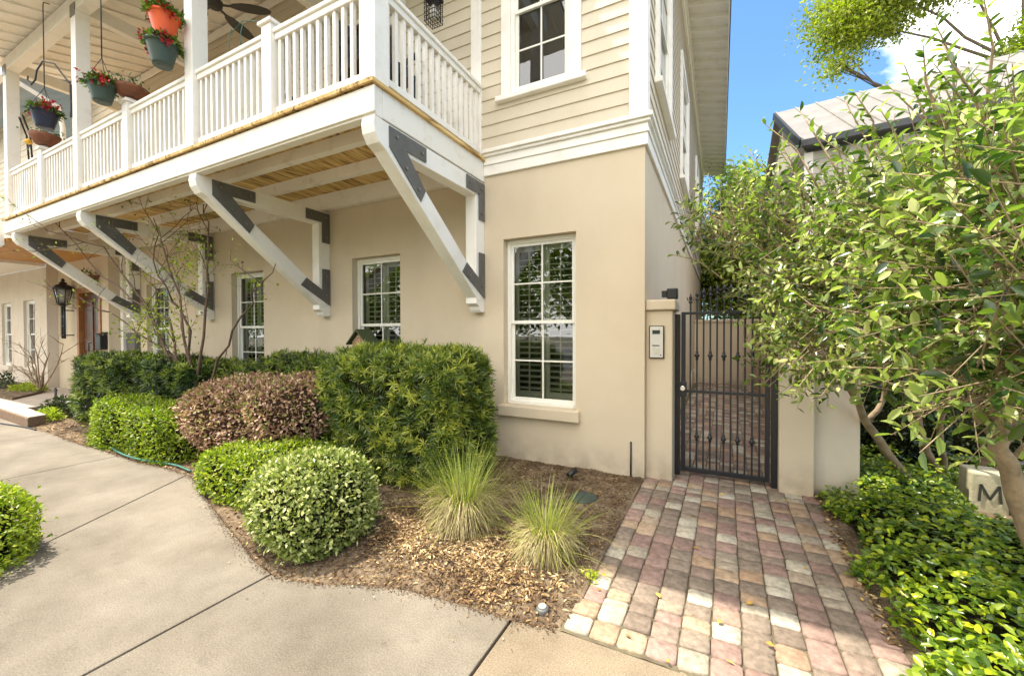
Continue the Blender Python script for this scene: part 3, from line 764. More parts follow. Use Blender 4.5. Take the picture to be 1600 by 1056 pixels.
# white trim
mb = MB(*FRONT)
mb.ubox(-.86, XS + .026, 0, .028, 3.79, 8.1)
mb.O = Vector(SIDE[0]); mb.U = Vector(SIDE[1]); mb.N = Vector(SIDE[2])
mb.ubox(YW, YW + .15, 0, .026, 3.79, 8.1)
mb.build('corner_board', M['white'], house, bevel=.004)
mb = MB(*FRONT)
mb.ubox(-2.80, -2.655, 0, .035, 3.74, 7.0); mb.build('pilaster', M['white'], house, bevel=.004)
for fr, a, b, e0, e1 in ((FRONT, -2.62, XS, 0, 1), (SIDE, YW, 19.4, 1, 0)):
    mb = MB(*fr)
    def strip(n1, z0, z1):
        mb.ubox(a, b + (n1 if fr is FRONT else 0), -.01 if fr is FRONT else 0, n1, z0, z1)
    strip(.030, 3.475, 3.60); strip(.045, 3.60, 3.625); strip(.034, 3.625, 3.70); strip(.060, 3.70, 3.735); strip(.085, 3.735, 3.775); strip(.07, 3.775, 3.79)
    mb.build('belt_course', M['white'], house, bevel=.006)
W = window(house, *up_hole, FRONT, n=0.0, casing=.125, shutters=False, cols=2, rows=2)
S = MB(*FRONT); S.ubox(up_hole[0] - .19, up_hole[1] + .19, 0, .085, up_hole[2] - .085, up_hole[2] - .02); S.build('sill', M['white'], W, bevel=.008)
for s_ in (sh1, sh2, sh3):
    W = window(house, *s_, SIDE, n=0.01, casing=.12, shutters=False)
    S = MB(*SIDE); S.ubox(s_[0] - .18, s_[1] + .18, 0, .10, s_[2] - .085, s_[2] - .02); S.build('sill', M['white'], W, bevel=.008)
for h in (door_hole, door2_hole):
    D = MB(*FRONT); a, b, c, d = h
    D.ubox(a - .12, a, 0, .04, c, d + .12); D.ubox(b, b + .12, 0, .04, c, d + .12); D.ubox(a, b, 0, .038, d, d + .12)
    D.ubox(a, a + .11, -.05, -.01, c, d); D.ubox(b - .11, b, -.05, -.01, c, d); D.ubox(a + .11, b - .11, -.05, -.011, d - .12, d); D.ubox(a + .11, b - .11, -.05, -.011, c, c + .22)
    dd = D.build('balcony_door', M['white'], house, bevel=.004)
    G = MB(*FRONT); G.face([G.P(a + .11, -.03, c + .22), G.P(b - .11, -.03, c + .22), G.P(b - .11, -.03, d - .12), G.P(a + .11, -.03, d - .12)]); G.build('pane', M['glass'], dd)
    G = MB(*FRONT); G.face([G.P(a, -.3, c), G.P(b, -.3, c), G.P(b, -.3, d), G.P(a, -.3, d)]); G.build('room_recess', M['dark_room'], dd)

# frieze and side eave with exposed rafters
mb = MB(*SIDE)
mb.ubox(YW, 19.4, 0, .05, 7.9, 8.15); mb.ubox(YW, 19.4, 0, .085, 8.15, 8.21)
mb.build('frieze', M['white'], house, bevel=.006)
mb = MB()
mb.hexa([(-.70, 4.25, 8.30), (.135, 4.25, 8.10), (.135, 19.45, 8.10), (-.70, 19.45, 8.30), (-.70, 4.25, 8.33), (.135, 4.25, 8.13), (.135, 19.45, 8.13), (-.70, 19.45, 8.33)])
y = 4.30
while y < 19.4:
    mb.hexa([(-.68, y, 8.20), (.12, y, 8.02), (.12, y + .045, 8.02), (-.68, y + .045, 8.20), (-.68, y, 8.31), (.12, y, 8.115), (.12, y + .045, 8.115), (-.68, y + .045, 8.31)])
    y += .405
mb.build('eave', M['white'], house)
mb = MB(); mb.box(.122, .145, 4.24, 19.46, 7.98, 8.145); mb.build('fascia', M['white'], house, bevel=.003)
mb = MB(); mb.box(.146, .17, 4.23, 19.47, 8.10, 8.165); mb.build('drip_edge', M['gutter'], house)
mb = MB()
mb.hexa([(.16, 4.24, 8.15), (.16, 19.5, 8.15), (-7.5, 19.5, 10.0), (-7.5, 4.24, 10.0), (.16, 4.24, 8.19), (.16, 19.5, 8.19), (-7.5, 19.5, 10.04), (-7.5, 4.24, 10.04)])
mb.hexa([(-15.1, 4.24, 8.15), (-7.5, 4.24, 10.0), (-7.5, 19.5, 10.0), (-15.1, 19.5, 8.15), (-15.1, 4.24, 8.19), (-7.5, 4.24, 10.04), (-7.5, 19.5, 10.04), (-15.1, 19.5, 8.19)])
mb.face([(-15.1, 4.40, 8.15), (XS, 4.40, 8.15), (-7.5, 4.40, 10.0)])
mb.build('roof', M['metal_roof'], house)

# ---- balcony
BX0, BX1, BY = -12.05, -2.62, 2.60
ZD = 3.70
mb = MB()
x = BX0
while x < BX1 - .02:
    mb.box(x, min(x + .136, BX1 - .001), BY - .03, YW - .002, ZD - .030, ZD); x += .1405
mb.build('deck', M['deckwood'], house)
mb = MB()   # weathered edge boards round the deck rim
mb.box(BX0, BX1 + .03, BY - .055, BY - .032, ZD - .046, ZD - .010); mb.box(BX1 + .002, BX1 + .03, BY - .032, YW + .0, ZD - .046, ZD - .010)
mb.build('deck_edge', M['deckwood'], house, bevel=.003)
mb = MB()
mb.box(BX0, BX1, BY, BY + .09, 3.40, ZD - .048); mb.box(BX0, BX1 + .012, BY - .022, BY, 3.42, 3.645)
mb.build('rim_beam', M['white_worn'], house, bevel=.006)
mb = MB(); mb.box(BX1 - .09, BX1, BY + .092, YW - .002, 3.41, ZD - .048); mb.build('rim_beam', M['white_worn'], house, bevel=.006)
mb = MB(); mb.box(BX0, BX0 + .09, BY + .092, YW - .002, 3.41, ZD - .048); mb.build('rim_beam', M['white_worn'], house, bevel=.006)
for y, zb in ((3.15, 3.53), (3.74, 3.53), (4.36, 3.43)):
    mb = MB(); mb.box(BX0 + .092, BX1 - .092, y - .045, y + .045, zb, ZD - .032); mb.build('joist', M['white_worn'], house, bevel=.004)

def plate(pb, x, pts):  # flat steel plate on the +X face, polygon in (y,z)
    pb.prism([(x, a, b) for a, b in pts], (0.001, 0, 0), (.012, 0, 0))
def bolt(pb, x, y, z):
    k = [(x + .012, y + .016 * math.cos(t), z + .016 * math.sin(t)) for t in [i * math.pi / 3 for i in range(6)]]
    pb.prism(k, (0, 0, 0), (.012, 0, 0))
BRX = [-2.70, -5.49, -8.70, -11.62]
for bx in BRX:
    w = .075
    B = MB()
    # horizontal arm with a rounded nose under the rim
    prof = [(2.62, 3.395), (2.60, 3.33), (2.62, 3.27), (2.68, 3.235), (2.75, 3.20), (4.22, 3.20), (4.22, 3.395)]
    B.prism([(bx, a, b) for a, b in prof], (-w, 0, 0), (w, 0, 0))
    # wall post with shaped foot
    foot = [(4.22, 1.90), (4.22, 3.395), (4.418, 3.395), (4.418, 1.80), (4.33, 1.795), (4.30, 1.83), (4.285, 1.87), (4.25, 1.885)]
    B.prism([(bx, a, b) for a, b in foot], (-w - .001, 0, 0), (w - .001, 0, 0))
    br = B.build('bracket', M['white'], house, bevel=.006)
    B = MB()
    # diagonal brace: curved nose at the top
    p0 = Vector((bx, 2.74, 3.26)); p1 = Vector((bx, 4.33, 2.00)); d = (p1 - p0).normalized(); nrm = Vector((0, d.z, -d.y)) * -1
    h_ = .092
    poly = [p0 + nrm * h_ * 1.0, p0 + d * .04 - nrm * h_]
    top = [Vector((bx, 2.595, 3.40)), Vector((bx, 2.585, 3.33)), Vector((bx, 2.60, 3.26)), Vector((bx, 2.65, 3.19))]
    lowr = [p0 + d * .10 - nrm * h_ if nrm.z > 0 else p0 + d * .10 + nrm * h_]
    upn = nrm if nrm.z > 0 else -nrm
    poly = top + [p0 + d * .06 - upn * h_, p1 - upn * h_ - d * .02, Vector((bx, 4.335, 1.955)), p1 + upn * h_ - d * .10, p0 + upn * h_ + d * .16, Vector((bx, 2.80, 3.39))]
    B.prism(poly, (-w + .004, 0, 0), (w + .004, 0, 0))
    B.build('brace', M['white'], br, bevel=.006)
    xf = bx + w + .004
    def A(t, s):  # point along the diagonal, offset upn*s
        q = p0 + d * t + upn * s; return (q.y, q.z)
    for pts, bolts in ((([(2.76, 3.375), (3.27, 3.375), (3.27, 3.235), (2.98, 3.235), A(.60, .075), A(.62, -.06), A(.06, -.04)]), [(2.85, 3.31), (3.20, 3.30), A(.30, 0), A(.52, 0)]),
                       (([(4.00, 3.375), (4.40, 3.375), (4.40, 2.92), (4.27, 2.92), (4.27, 3.225), (4.00, 3.225)]), [(4.07, 3.30), (4.32, 3.30), (4.335, 3.0)]),
                       (([(4.27, 2.52), (4.40, 2.52), (4.40, 1.97), (4.36, 1.99), A(1.55, -.07), A(1.55, .075), (4.27, 2.20)]), [(4.335, 2.42), (4.335, 2.12), A(1.68, 0)])):
        P_ = MB(); plate(P_, xf, pts); P_.cur = 1
        for (a, b) in bolts: bolt(P_, xf, a, b)
        P_.build('steel_plate', [M['steel'], M['bolt']], br)

posts = [-2.70, -5.55, -8.80, -11.95]
newels = [-4.10, -7.18, -10.30]
for px in posts:
    B = MB(); B.box(px - .085, px + .085, BY - .005, BY + .165, ZD + .001, 6.449); B.build('post', M['white'], house, bevel=.006)
for px in newels:
    B = MB(); B.box(px - .075, px + .075, BY + .0, BY + .15, ZD + .001, 4.66); nw = B.build('newel', M['white'], house, bevel=.005)
    B = MB(); B.box(px - .10, px + .10, BY - .025, BY + .175, 4.661, 4.69)
    B.prism([(px - .09, BY - .015, 4.69), (px + .09, BY - .015, 4.69), (px + .09, BY + .165, 4.69), (px - .09, BY + .165, 4.69)], (0, 0, 0), (0, 0, .012))
    B.hexa([(px - .085, BY - .01, 4.702), (px + .085, BY - .01, 4.702), (px + .085, BY + .16, 4.702), (px - .085, BY + .16, 4.702), (px - .01, BY + .065, 4.75), (px + .01, BY + .065, 4.75), (px + .01, BY + .085, 4.75), (px - .01, BY + .085, 4.75)])
    B.build('cap', M['white'], nw)
stops = sorted([(p, .085) for p in posts] + [(p, .075) for p in newels])
for (a, wa), (b, wb) in zip(stops, stops[1:]):
    x0, x1 = a + wa, b - wb
    B = MB(); yc = BY + .075
    B.box(x0, x1, yc - .055, yc + .055, 4.565, 4.605); B.box(x0, x1, yc - .035, yc + .035, 4.50, 4.564)
    rl = B.build('railing', M['white'], house, bevel=.006)
    B = MB(); B.box(x0, x1, yc - .03, yc + .03, 3.765, 3.83); B.build('bottom_rail', M['white'], rl, bevel=.004)
    n = max(2, int(round((x1 - x0) / .112)))
    for i in range(n):
        xx = x0 + (x1 - x0) * (i + .5) / n
        B = MB(); B.box(xx - .019, xx + .019, yc - .019, yc + .019, 3.831, 4.499); B.build('baluster', M['white'], rl)
xc = BX1 - .075
B = MB(); y0, y1 = BY + .165, YW - .036
B.box(xc - .055, xc + .055, y0, y1, 4.565, 4.605); B.box(xc - .035, xc + .035, y0, y1, 4.50, 4.564)
rl = B.build('railing', M['white'], house, bevel=.006)
B = MB(); B.box(xc - .03, xc + .03, y0, y1, 3.765, 3.83); B.build('bottom_rail', M['white'], rl, bevel=.004)
n = 15
for i in range(n):
    yy = y0 + (y1 - y0) * (i + .5) / n
    B = MB(); B.box(xc - .019, xc + .019, yy - .019, yy + .019, 3.831, 4.499); B.build('baluster', M['white'], rl)

# balcony roof: sloping boarded ceiling, header, tie beams
B = MB()
RX0, RX1 = -12.6, -2.30
zc = lambda y: 6.735 + .265 * (y - 2.6)
B.hexa([(RX0, 1.95, zc(1.95)), (RX1, 1.95, zc(1.95)), (RX1, 4.41, zc(4.41)), (RX0, 4.41, zc(4.41)), (RX0, 1.95, zc(1.95) + .04), (RX1, 1.95, zc(1.95) + .04), (RX1, 4.41, zc(4.41) + .04), (RX0, 4.41, zc(4.41) + .04)])
x = RX0 + .2
while x < RX1:
    B.hexa([(x, 1.97, zc(1.97) - .03), (x + .035, 1.97, zc(1.97) - .03), (x + .035, 4.40, zc(4.40) - .03), (x, 4.40, zc(4.40) - .03), (x, 1.97, zc(1.97) + .002), (x + .035, 1.97, zc(1.97) + .002), (x + .035, 4.40, zc(4.40) + .002), (x, 4.40, zc(4.40) + .002)])
    x += .38
B.build('balcony_ceiling', M['white'], house)
B = MB(); B.hexa([(RX0 - .02, 1.93, zc(1.95) + .045), (RX1 + .02, 1.93, zc(1.95) + .045), (RX1 + .02, 4.42, zc(4.41) + .045), (RX0 - .02, 4.42, zc(4.41) + .045), (RX0 - .02, 1.93, zc(1.95) + .08), (RX1 + .02, 1.93, zc(1.95) + .08), (RX1 + .02, 4.42, zc(4.41) + .08), (RX0 - .02, 4.42, zc(4.41) + .08)])
B.build('balcony_roof', M['metal_roof'], house)
B = MB(); B.box(-12.10, -2.55, BY + .0, BY + .16, 6.45, 6.69); B.build('header_beam', M['white'], house, bevel=.006)
for px in (-2.70, -5.55, -8.80, -11.95):
    B = MB(); B.box(px - .06, px + .06, BY + .161, YW - .02, 6.46, 6.66); B.build('tie_beam', M['white'], house, bevel=.005)
    B = MB(); B.box(px - .088, px + .088, BY - .012, BY - .006, 6.36, 6.55); B.build('post_strap', M['bolt'], house)
B = MB(); B.box(-12.3, -2.6, YW - .05, YW - .018, 7.02, 7.16); B.build('ceiling_trim', M['white'], house, bevel=.005)

# stained porch ceiling over the entry
B = MB(); B.hexa([(-15.1, 2.62, 3.30), (-12.056, 2.62, 3.30), (-12.056, 4.10, 3.30), (-15.1, 4.10, 3.30), (-15.1, 2.62, 3.36), (-12.056, 2.62, 3.36), (-12.056, 4.10, 3.36), (-15.1, 4.10, 3.36)])
B.build('entry_ceiling', M['orange_wood'], house)
B = MB(); B.box(-15.1, -12.12, 2.50, 2.60, 3.20, 3.62); B.build('entry_beam', M['white'], house, bevel=.006)

# left wing of the row
wing = empty('row_house', (-17, 3.9, 0), 'pale stucco neighbouring row house at the far left with narrow recessed windows', 'house')
WG = ((0, 3.90, 0), (1, 0, 0), (0, -1, 0))
w_holes = [(-18.55, -17.75, .62, 2.40), (-16.76, -15.93, .62, 2.42)]
mb = MB(*WG); wall_plane(mb, -24, -15.1, -.1, 3.22, w_holes, reveal=.16)
mb.face([(-15.1, 3.90, -.1), (-15.1, 4.10, -.1), (-15.1, 4.10, 3.5), (-15.1, 3.90, 3.5)])
mb.build('wall', M['stucco_pale'], wing)
for h in w_holes:
    w = window(wing, h[0] + .004, h[1] - .004, h[2] + .013, h[3] - .004, WG, n=-.075, shutters=False, cols=2)
    S = MB(*WG); S.ubox(h[0] - .06, h[1] + .06, -.12, .08, h[2] - .12, h[2] + .012); S.build('sill', M['stucco_pale'], w, bevel=.012)
mb = MB(); mb.box(-24, -15.101, 2.5, 3.899, 3.22, 3.31); mb.box(-24, -15.101, 2.5, 2.58, 3.311, 3.72); mb.build('soffit', M['white'], wing, bevel=.004)
mb = MB(*WG); clap(mb, -24, -15.1, 3.75, 7.4, []); mb.build('siding', M['siding'], wing)
mb = MB(); mb.hexa([(-24, 3.1, 7.25), (-13.4, 3.1, 7.25), (-13.4, 9, 10.6), (-24, 9, 10.6), (-24, 3.1, 7.31), (-13.4, 3.1, 7.31), (-13.4, 9, 10.66), (-24, 9, 10.66)])
for i in range(26):
    xx = -24 + i * .42
    mb.hexa([(xx, 3.1, 7.31), (xx + .03, 3.1, 7.31), (xx + .03, 9, 10.66), (xx, 9, 10.66), (xx, 3.1, 7.36), (xx + .03, 3.1, 7.36), (xx + .03, 9, 10.71), (xx, 9, 10.71)])
mb.build('roof', M['metal_roof'], wing)
mb = MB(); mb.box(-24, -13.35, 2.98, 3.09, 7.16, 7.28); mb.tube([(-13.5, 3.03, 7.16), (-13.5, 3.1, 6.95), (-13.6, 3.75, 6.75), (-13.6, 3.82, 6.3), (-13.6, 3.82, 3.8)], .05, 8); mb.build('gutter', M['white'], wing)

# ================================================================== GATE, PIERS, PASSAGE
pier = empty('gate_pier', (-.57, 4.7, 0), 'narrow cream stucco pier with cap between the house corner and the iron gate', 'pier')
mb = MB(); mb.box(-.70, -.435, 4.50, 4.92, -.05, 1.775); mb.build('shaft', M['stucco'], pier, bevel=.012)
mb = MB(); mb.box(-.70, -.405, 4.465, 4.95, 1.776, 1.885); mb.build('cap', M['stucco'], pier, bevel=.015)
wallr = empty('garden_wall', (.8, 4.8, 0), 'cream stucco garden wall and end pier right of the iron gate, half hidden by leaves', 'wall')
mb = MB(); mb.box(.507, .785, 4.64, 5.0, -.05, 1.90); mb.build('pier', M['stucco'], wallr, bevel=.012)
mb = MB(); mb.box(.785, 1.135, 4.72, 4.95, -.05, 1.82); mb.build('wing_wall', M['stucco_pale'], wallr, bevel=.01)  # paler stucco than its pier: grazing sunlight put into the colour
mb = MB(); mb.box(.88, 1.06, 5.0, 13.7, -.05, 1.75); mb.build('side_wall', M['stucco'], wallr)
mb = MB(); mb.box(.86, 1.08, 4.99, 13.7, 1.75, 1.81); mb.build('coping', M['stucco'], wallr, bevel=.01)
endw = empty('end_wall', (.2, 13.8, 0), 'cream stucco wall closing the far end of the paved passage', 'wall')
mb = MB(); mb.box(-.70, 1.3, 13.71, 13.9, -.05, 1.84); mb.build('panel', M['stucco'], endw)
mb = MB(); mb.box(-.70, 1.3, 13.66, 13.95, 1.841, 1.92); mb.box(.62, .86, 13.60, 13.70, -.05, 1.84); mb.build('coping', M['stucco'], endw, bevel=.01)

gate = empty('iron_gate', (.03, 4.76, 0), 'black wrought iron gate with speared bars and collars across the paved passage', 'gate')
GY = 4.76
def rod(x0, x1, z0, z1, y0, y1, nm, m='iron', b=.003):
    mb = MB(); mb.box(x0, x1, y0, y1, z0, z1); return mb.build(nm, M[m], gate, bevel=b)
rod(-.435, -.383, .0, 1.74, GY - .03, GY + .03, 'post'); rod(.452, .505, .0, 1.74, GY - .03, GY + .03, 'post')
mb = MB()
mb.box(-.372, -.33, GY - .02, GY + .02, .06, 1.74); mb.box(.40, .442, GY - .02, GY + .02, .06, 1.74)
mb.box(-.33, .40, GY - .019, GY + .019, .06, .105)
mb.build('frame', M['iron'], gate, bevel=.003)
for z in (1.735, .905): rod(-.372, .442, z, z + .028, GY - .016, GY + .016, 'rail')
nb = 11
for i in range(nb):
    x = -.33 + (.73) * (i + .75) / (nb + .5)
    zt = 1.86 + .10 * math.sin(math.pi * (i + .5) / nb)
    mb = MB(); mb.box(x - .0085, x + .0085, GY - .0085, GY + .0085, .105, zt)
    b_ = mb.build('bar', M['iron'], gate)
    mb = MB()
    mb.lathe((x, GY, zt - .02), [(.010, 0), (.020, .008), (.020, .018), (.010, .026), (.009, .04), (.020, .052), (.011, .075), (.001, .115)], 8)
    if i % 2 == 0:
        mb.tube([(x - .034, GY, zt + .045), (x - .03, GY, zt + .015), (x, GY, zt + .012), (x + .03, GY, zt + .015), (x + .034, GY, zt + .045)], .005, 5)
    mb.build('finial', M['iron'], b_)
    if i % 2 == 1:
        for zz in (1.30, .44):
            mb = MB()
            mb.lathe((x, GY, zz - .05), [(.010, 0), (.016, .015), (.012, .03), (.024, .042), (.027, .05), (.024, .058), (.012, .07), (.016, .085), (.010, .10)], 10)
            mb.build('collar', M['iron'], b_)
mb = MB(); mb.box(-.40, -.315, GY - .035, GY - .021, .86, 1.02); lk = mb.build('lock_box', M['iron'], gate, bevel=.004)
mb = MB()
for r0, dz in ((.030, .0),):
    pts = [(-.355 + .028 * math.cos(t), 0, .95 + .028 * math.sin(t)) for t in [i * math.pi / 8 for i in range(16)]]
    mb.prism([(a, GY - .036, c) for a, b, c in pts], (0, -.02, 0), (0, 0, 0))
mb.build('knob', M['chrome'], lk, bevel=.006)

ic = empty('intercom', (-.585, 4.49, 1.45), 'silver gate intercom panel with small screen in a black surround on the stucco pier', 'intercom')
mb = MB(); mb.box(-.665, -.515, 4.480, 4.499, 1.275, 1.615); mb.build('surround', M['black'], ic, bevel=.004)
mb = MB(); mb.box(-.655, -.525, 4.470, 4.4795, 1.285, 1.605); mb.build('face_plate', M['intercom_face'], ic, bevel=.003)
mb = MB(); mb.box(-.630, -.555, 4.466, 4.4695, 1.530, 1.570); mb.build('screen', M['screen'], ic)
mb = MB(); mb.box(-.630, -.56, 4.468, 4.4697, 1.405, 1.415); mb.build('name_strip', M['black'], ic)
mb = MB()
for a in range(3):
    for b in range(4): mb.box(-.622 + a * .022, -.606 + a * .022, 4.464, 4.4697, 1.325 + b * .017, 1.337 + b * .017)
mb.build('keypad', M['shutter'], ic)
mb = MB(); mb.box(-.553, -.543, 4.464, 4.4697, 1.307, 1.317); mb.build('button', M['black'], ic)

spk = empty('floodlight', (-.45, 4.62, 1.93), 'small black box floodlight above the pier cap by the gate', 'light')
mb = MB(); mb.box(-.505, -.40, 4.60, 4.72, 1.900, 2.01); mb.build('housing', M['black'], spk, bevel=.01)
mb = MB(); mb.box(-.56, -.506, 4.63, 4.68, 1.92, 1.99); mb.tube([(-.45, 4.66, 1.885), (-.45, 4.66, 1.905)], .02, 8); mb.build('mount', M['black'], spk, bevel=.005)

cnd = MB(); cnd.tube([(-.835, 4.408, .0), (-.835, 4.408, .39)], .009, 8); cnd.tube([(-.835, 4.408, .38), (-.835, 4.45, .40)], .009, 8)
tag(cnd.build('conduit', M['black']), 'thin black cable conduit rising up the stucco wall beside the pier', 'conduit')
hb = MB(); hb.tube([(-.70, 12.1, .48), (-.60, 12.1, .48), (-.58, 12.1, .42)], .02, 8); hb.tube([(-.62, 12.1, .48), (-.62, 12.1, .55)], .03, 8); hb.tube([(-.69, 12.1, 0), (-.69, 12.1, .48)], .012, 6)
tag(hb.build('hose_tap', M['shutter']), 'outdoor water tap on the house side wall inside the gated passage', 'tap')

# ================================================================== NEIGHBOUR ON THE RIGHT
nb_h = empty('neighbouring_house', (4, 12, 0), 'neighbouring grey clapboard house with pale metal roof and dark gutters behind the camellia', 'house')
fd = Vector((1, -.12, 0)).normalized(); bd = Vector((-.05, 1, 0)).normalized()
E0 = Vector((1.54, 10.28, 0))
FR = (tuple(E0), tuple(fd), tuple(Vector((fd.y, -fd.x, 0))))
mb = MB(*FR)
clap(mb, 0, 14, 0, 5.2, [(3.2, 4.4, .9, 2.4), (1.2, 2.0, 3.0, 4.3), (5.6, 6.8, .9, 2.4)], .14)
mb.O = E0.copy(); mb.U = bd.copy(); mb.N = Vector((-bd.y, bd.x, 0))
clap(mb, 0, 8, 0, 5.3, [(1.0, 1.7, 2.9, 4.1)], .14)
for k in range(13):   # boards of the gable triangle
    za = 5.3 + k * .14; zb = za + .14
    ya = max(0, (za - 5.28) / .72); yb = 5.0 - (za - 5.25) / .68
    if yb > ya: mb.ubox(ya, yb, -.02, .016, za, zb - .003)
mb.build('siding_wall', M['grey_siding'], nb_h)
mb = MB(*FR); mb.ubox(-.02, .13, 0, .03, 0, 5.2); mb.build('corner_board', M['white'], nb_h)
for fr_, h in ((FR, (3.2, 4.4, .9, 2.4)), (FR, (1.2, 2.0, 3.0, 4.3)), (FR, (5.6, 6.8, .9, 2.4)), ((tuple(E0), tuple(bd), (-bd.y, bd.x, 0)), (1.0, 1.7, 2.9, 4.1))):
    mb = MB(*fr_); a, b, c, d = h
    mb.ubox(a, a + .07, -.03, .05, c, d); mb.ubox(b - .07, b, -.03, .05, c, d); mb.ubox(a + .07, b - .07, -.03, .048, c, c + .08); mb.ubox(a + .07, b - .07, -.03, .048, d - .08, d)
    mb.ubox(a + .07, b - .07, -.02, .02, (c + d) / 2 - .02, (c + d) / 2 + .02)
    wf = mb.build('window', M['white'], nb_h)
    mb = MB(*fr_); mb.ubox(a + .07, b - .07, -.04, -.01, c + .08, d - .08); mb.build('pane', M['blue_glass'], wf)
mb = MB(); e0 = Vector((1.45, 10.1, 5.38)); e1 = e0 + fd * 15; r0 = Vector((1.23, 12.5, 7.1)); r1 = r0 + fd * 15; up = Vector((0, 0, .05))
mb.hexa([e0, e1, r1, r0, e0 + up, e1 + up, r1 + up, r0 + up])
b0 = r0 + bd * 2.6 + Vector((0, 0, -1.75)); b1 = b0 + fd * 15
mb.hexa([r0, r1, b1, b0, r0 + up, r1 + up, b1 + up, b0 + up])
for i in range(0, 37):
    a = e0 + fd * (.41 * i) + up; b = r0 + fd * (.41 * i) + up; s = fd * .03; h = Vector((0, 0, .03))
    mb.hexa([a, a + s, b + s, b, a + h, a + s + h, b + s + h, b + h])
mb.build('roof', M['metal_roof'], nb_h)
mb = MB(); mb.bar(e0 + Vector((0, -.06, -.06)), e1 + Vector((0, -.06, -.06)), .10, .12); mb.bar(e0 + Vector((-.03, 0, -.03)), r0 + Vector((-.03, 0, -.03)), .04, .16)
mb.tube([E0 + Vector((-.08, 2.2, 5.3)), E0 + Vector((-.16, 2.2, 0))], .05, 8)
mb.build('gutter', M['gutter'], nb_h)
mb = MB(); mb.face([e0 + Vector((.02, 0, -.1)), e1 + Vector((0, 0, -.1)), E0 + fd * 15 + Vector((0, 0, 5.25)), E0 + Vector((0, 0, 5.25))]); mb.build('soffit', M['gutter'], nb_h)
mb = MB(); o_ = E0 + bd * 3.1 + Vector((-.22, 0, 0)); mb.bar(o_ + Vector((0, 0, 2.9)), o_ + Vector((0, 0, 5.2)), .30, .05, (1, 0, 0))
for i in range(22): mb.bar(o_ + Vector((-.14, -.04, 2.95 + i * .1)), o_ + Vector((.14, -.04, 2.95 + i * .1)), .03, .04)
mb.build('window_shutter', M['gutter'], nb_h)

# ================================================================== SMALL OBJECTS
def letterM():
    s = empty('marker_stone', (2.0, 4.95, 0), 'low limestone marker post carved with the letter M in the ground cover', 'marker')
    ang = R(-4); ca, sa = math.cos(ang), math.sin(ang)
    def T(x, y, z): return (1.90 + x * ca - y * sa, 4.86 + x * sa + y * ca, z)
    mb = MB(); w, d, h = .235, .26, .36
    lo = [T(0, 0, -.02), T(w, 0, -.02), T(w, d, -.02), T(0, d, -.02)]; hi = [T(.008, .008, h), T(w - .008, .008, h - .006), T(w - .008, d, h + .004), T(.008, d, h)]
    mb.hexa(lo + hi); mb.build('post', M['stone'], s, bevel=.016)
    mb = MB(); yf = -.002
    strokes = [((.055, .12), (.065, .265)), ((.065, .265), (.118, .145)), ((.118, .145), (.172, .265)), ((.172, .265), (.182, .12))]
    for (a, b), (c, e) in strokes:
        d_ = Vector((c - a, e - b)).normalized(); n_ = Vector((-d_.y, d_.x)) * .0085
        q = [(a + n_.x, b + n_.y), (c + n_.x, e + n_.y), (c - n_.x, e - n_.y), (a - n_.x, b - n_.y)]
        mb.prism([T(u, yf, v) for u, v in q], (0, 0, 0), (0, -.004, 0))
    mb.build('letter', M['engrave'], s)
letterM()

# birdhouse on the sill of the middle window
bh = empty('birdhouse', (-4.62, 4.33, .68), 'small brick patterned birdhouse with green gable roof on the window ledge behind the clipped hedge', 'birdhouse')
mb = MB(); mb.box(-4.76, -4.50, 4.27, 4.45, .68, 1.44)
bhw = mb.build('stand', M['bird_wall'], bh, bevel=.004)
mb = MB(); mb.prism([(-4.77, 4.26, 1.24), (-4.49, 4.26, 1.24), (-4.49, 4.26, 1.42), (-4.63, 4.26, 1.56), (-4.77, 4.26, 1.42)], (0, 0, 0), (0, .18, 0)); mb.build('box', M['bird_wall'], bh, bevel=.004)
mb = MB()
mb.hexa([(-4.83, 4.20, 1.375), (-4.63, 4.20, 1.575), (-4.63, 4.47, 1.575), (-4.83, 4.47, 1.375), (-4.83, 4.20, 1.395), (-4.63, 4.20, 1.60), (-4.63, 4.47, 1.60), (-4.83, 4.47, 1.395)])
mb.hexa([(-4.63, 4.20, 1.576), (-4.43, 4.20, 1.375), (-4.43, 4.47, 1.375), (-4.63, 4.47, 1.576), (-4.63, 4.20, 1.601), (-4.43, 4.20, 1.395), (-4.43, 4.47, 1.395), (-4.63, 4.47, 1.601)])
mb.build('roof', M['green_roof'], bh)
mb = MB(); mb.prism([(-4.63 + .028 * math.cos(t), 4.258, 1.35 + .028 * math.sin(t)) for t in [i * math.pi / 6 for i in range(12)]], (0, -.002, 0), (0, 0, 0)); mb.build('hole', M['black'], bh)

# carriage lantern with a long ladder-like tail, fixed beside the entry sidelight
lp = empty('wall_lantern', (-14.1, 4.0, 1.45), 'black carriage lantern on a ladder-like iron tail beside the stained door', 'lamp')
lx, ly = -14.12, 3.92
mb = MB()
for dx in (-.07, .07): mb.tube([(lx + dx, ly, 1.42), (lx + dx, ly, 2.22)], .022, 6)
for z in (1.5, 1.72, 1.95): mb.tube([(lx - .085, ly, z), (lx + .085, ly, z)], .014, 6)
for z in (1.5, 2.1): mb.tube([(lx, ly, z), (lx, 4.10, z)], .014, 6)
mb.build('tail', M['iron'], lp)
mb = MB(); mb.lathe((lx, ly, 2.2), [(.05, 0), (.13, .05), (.15, .07), (.05, .08)], 6)
for i in range(6):
    t = i * math.pi / 3; mb.tube([(lx + .10 * math.cos(t), ly + .10 * math.sin(t), 2.27), (lx + .165 * math.cos(t), ly + .165 * math.sin(t), 2.62)], .012, 5)
mb.build('cage', M['iron'], lp)
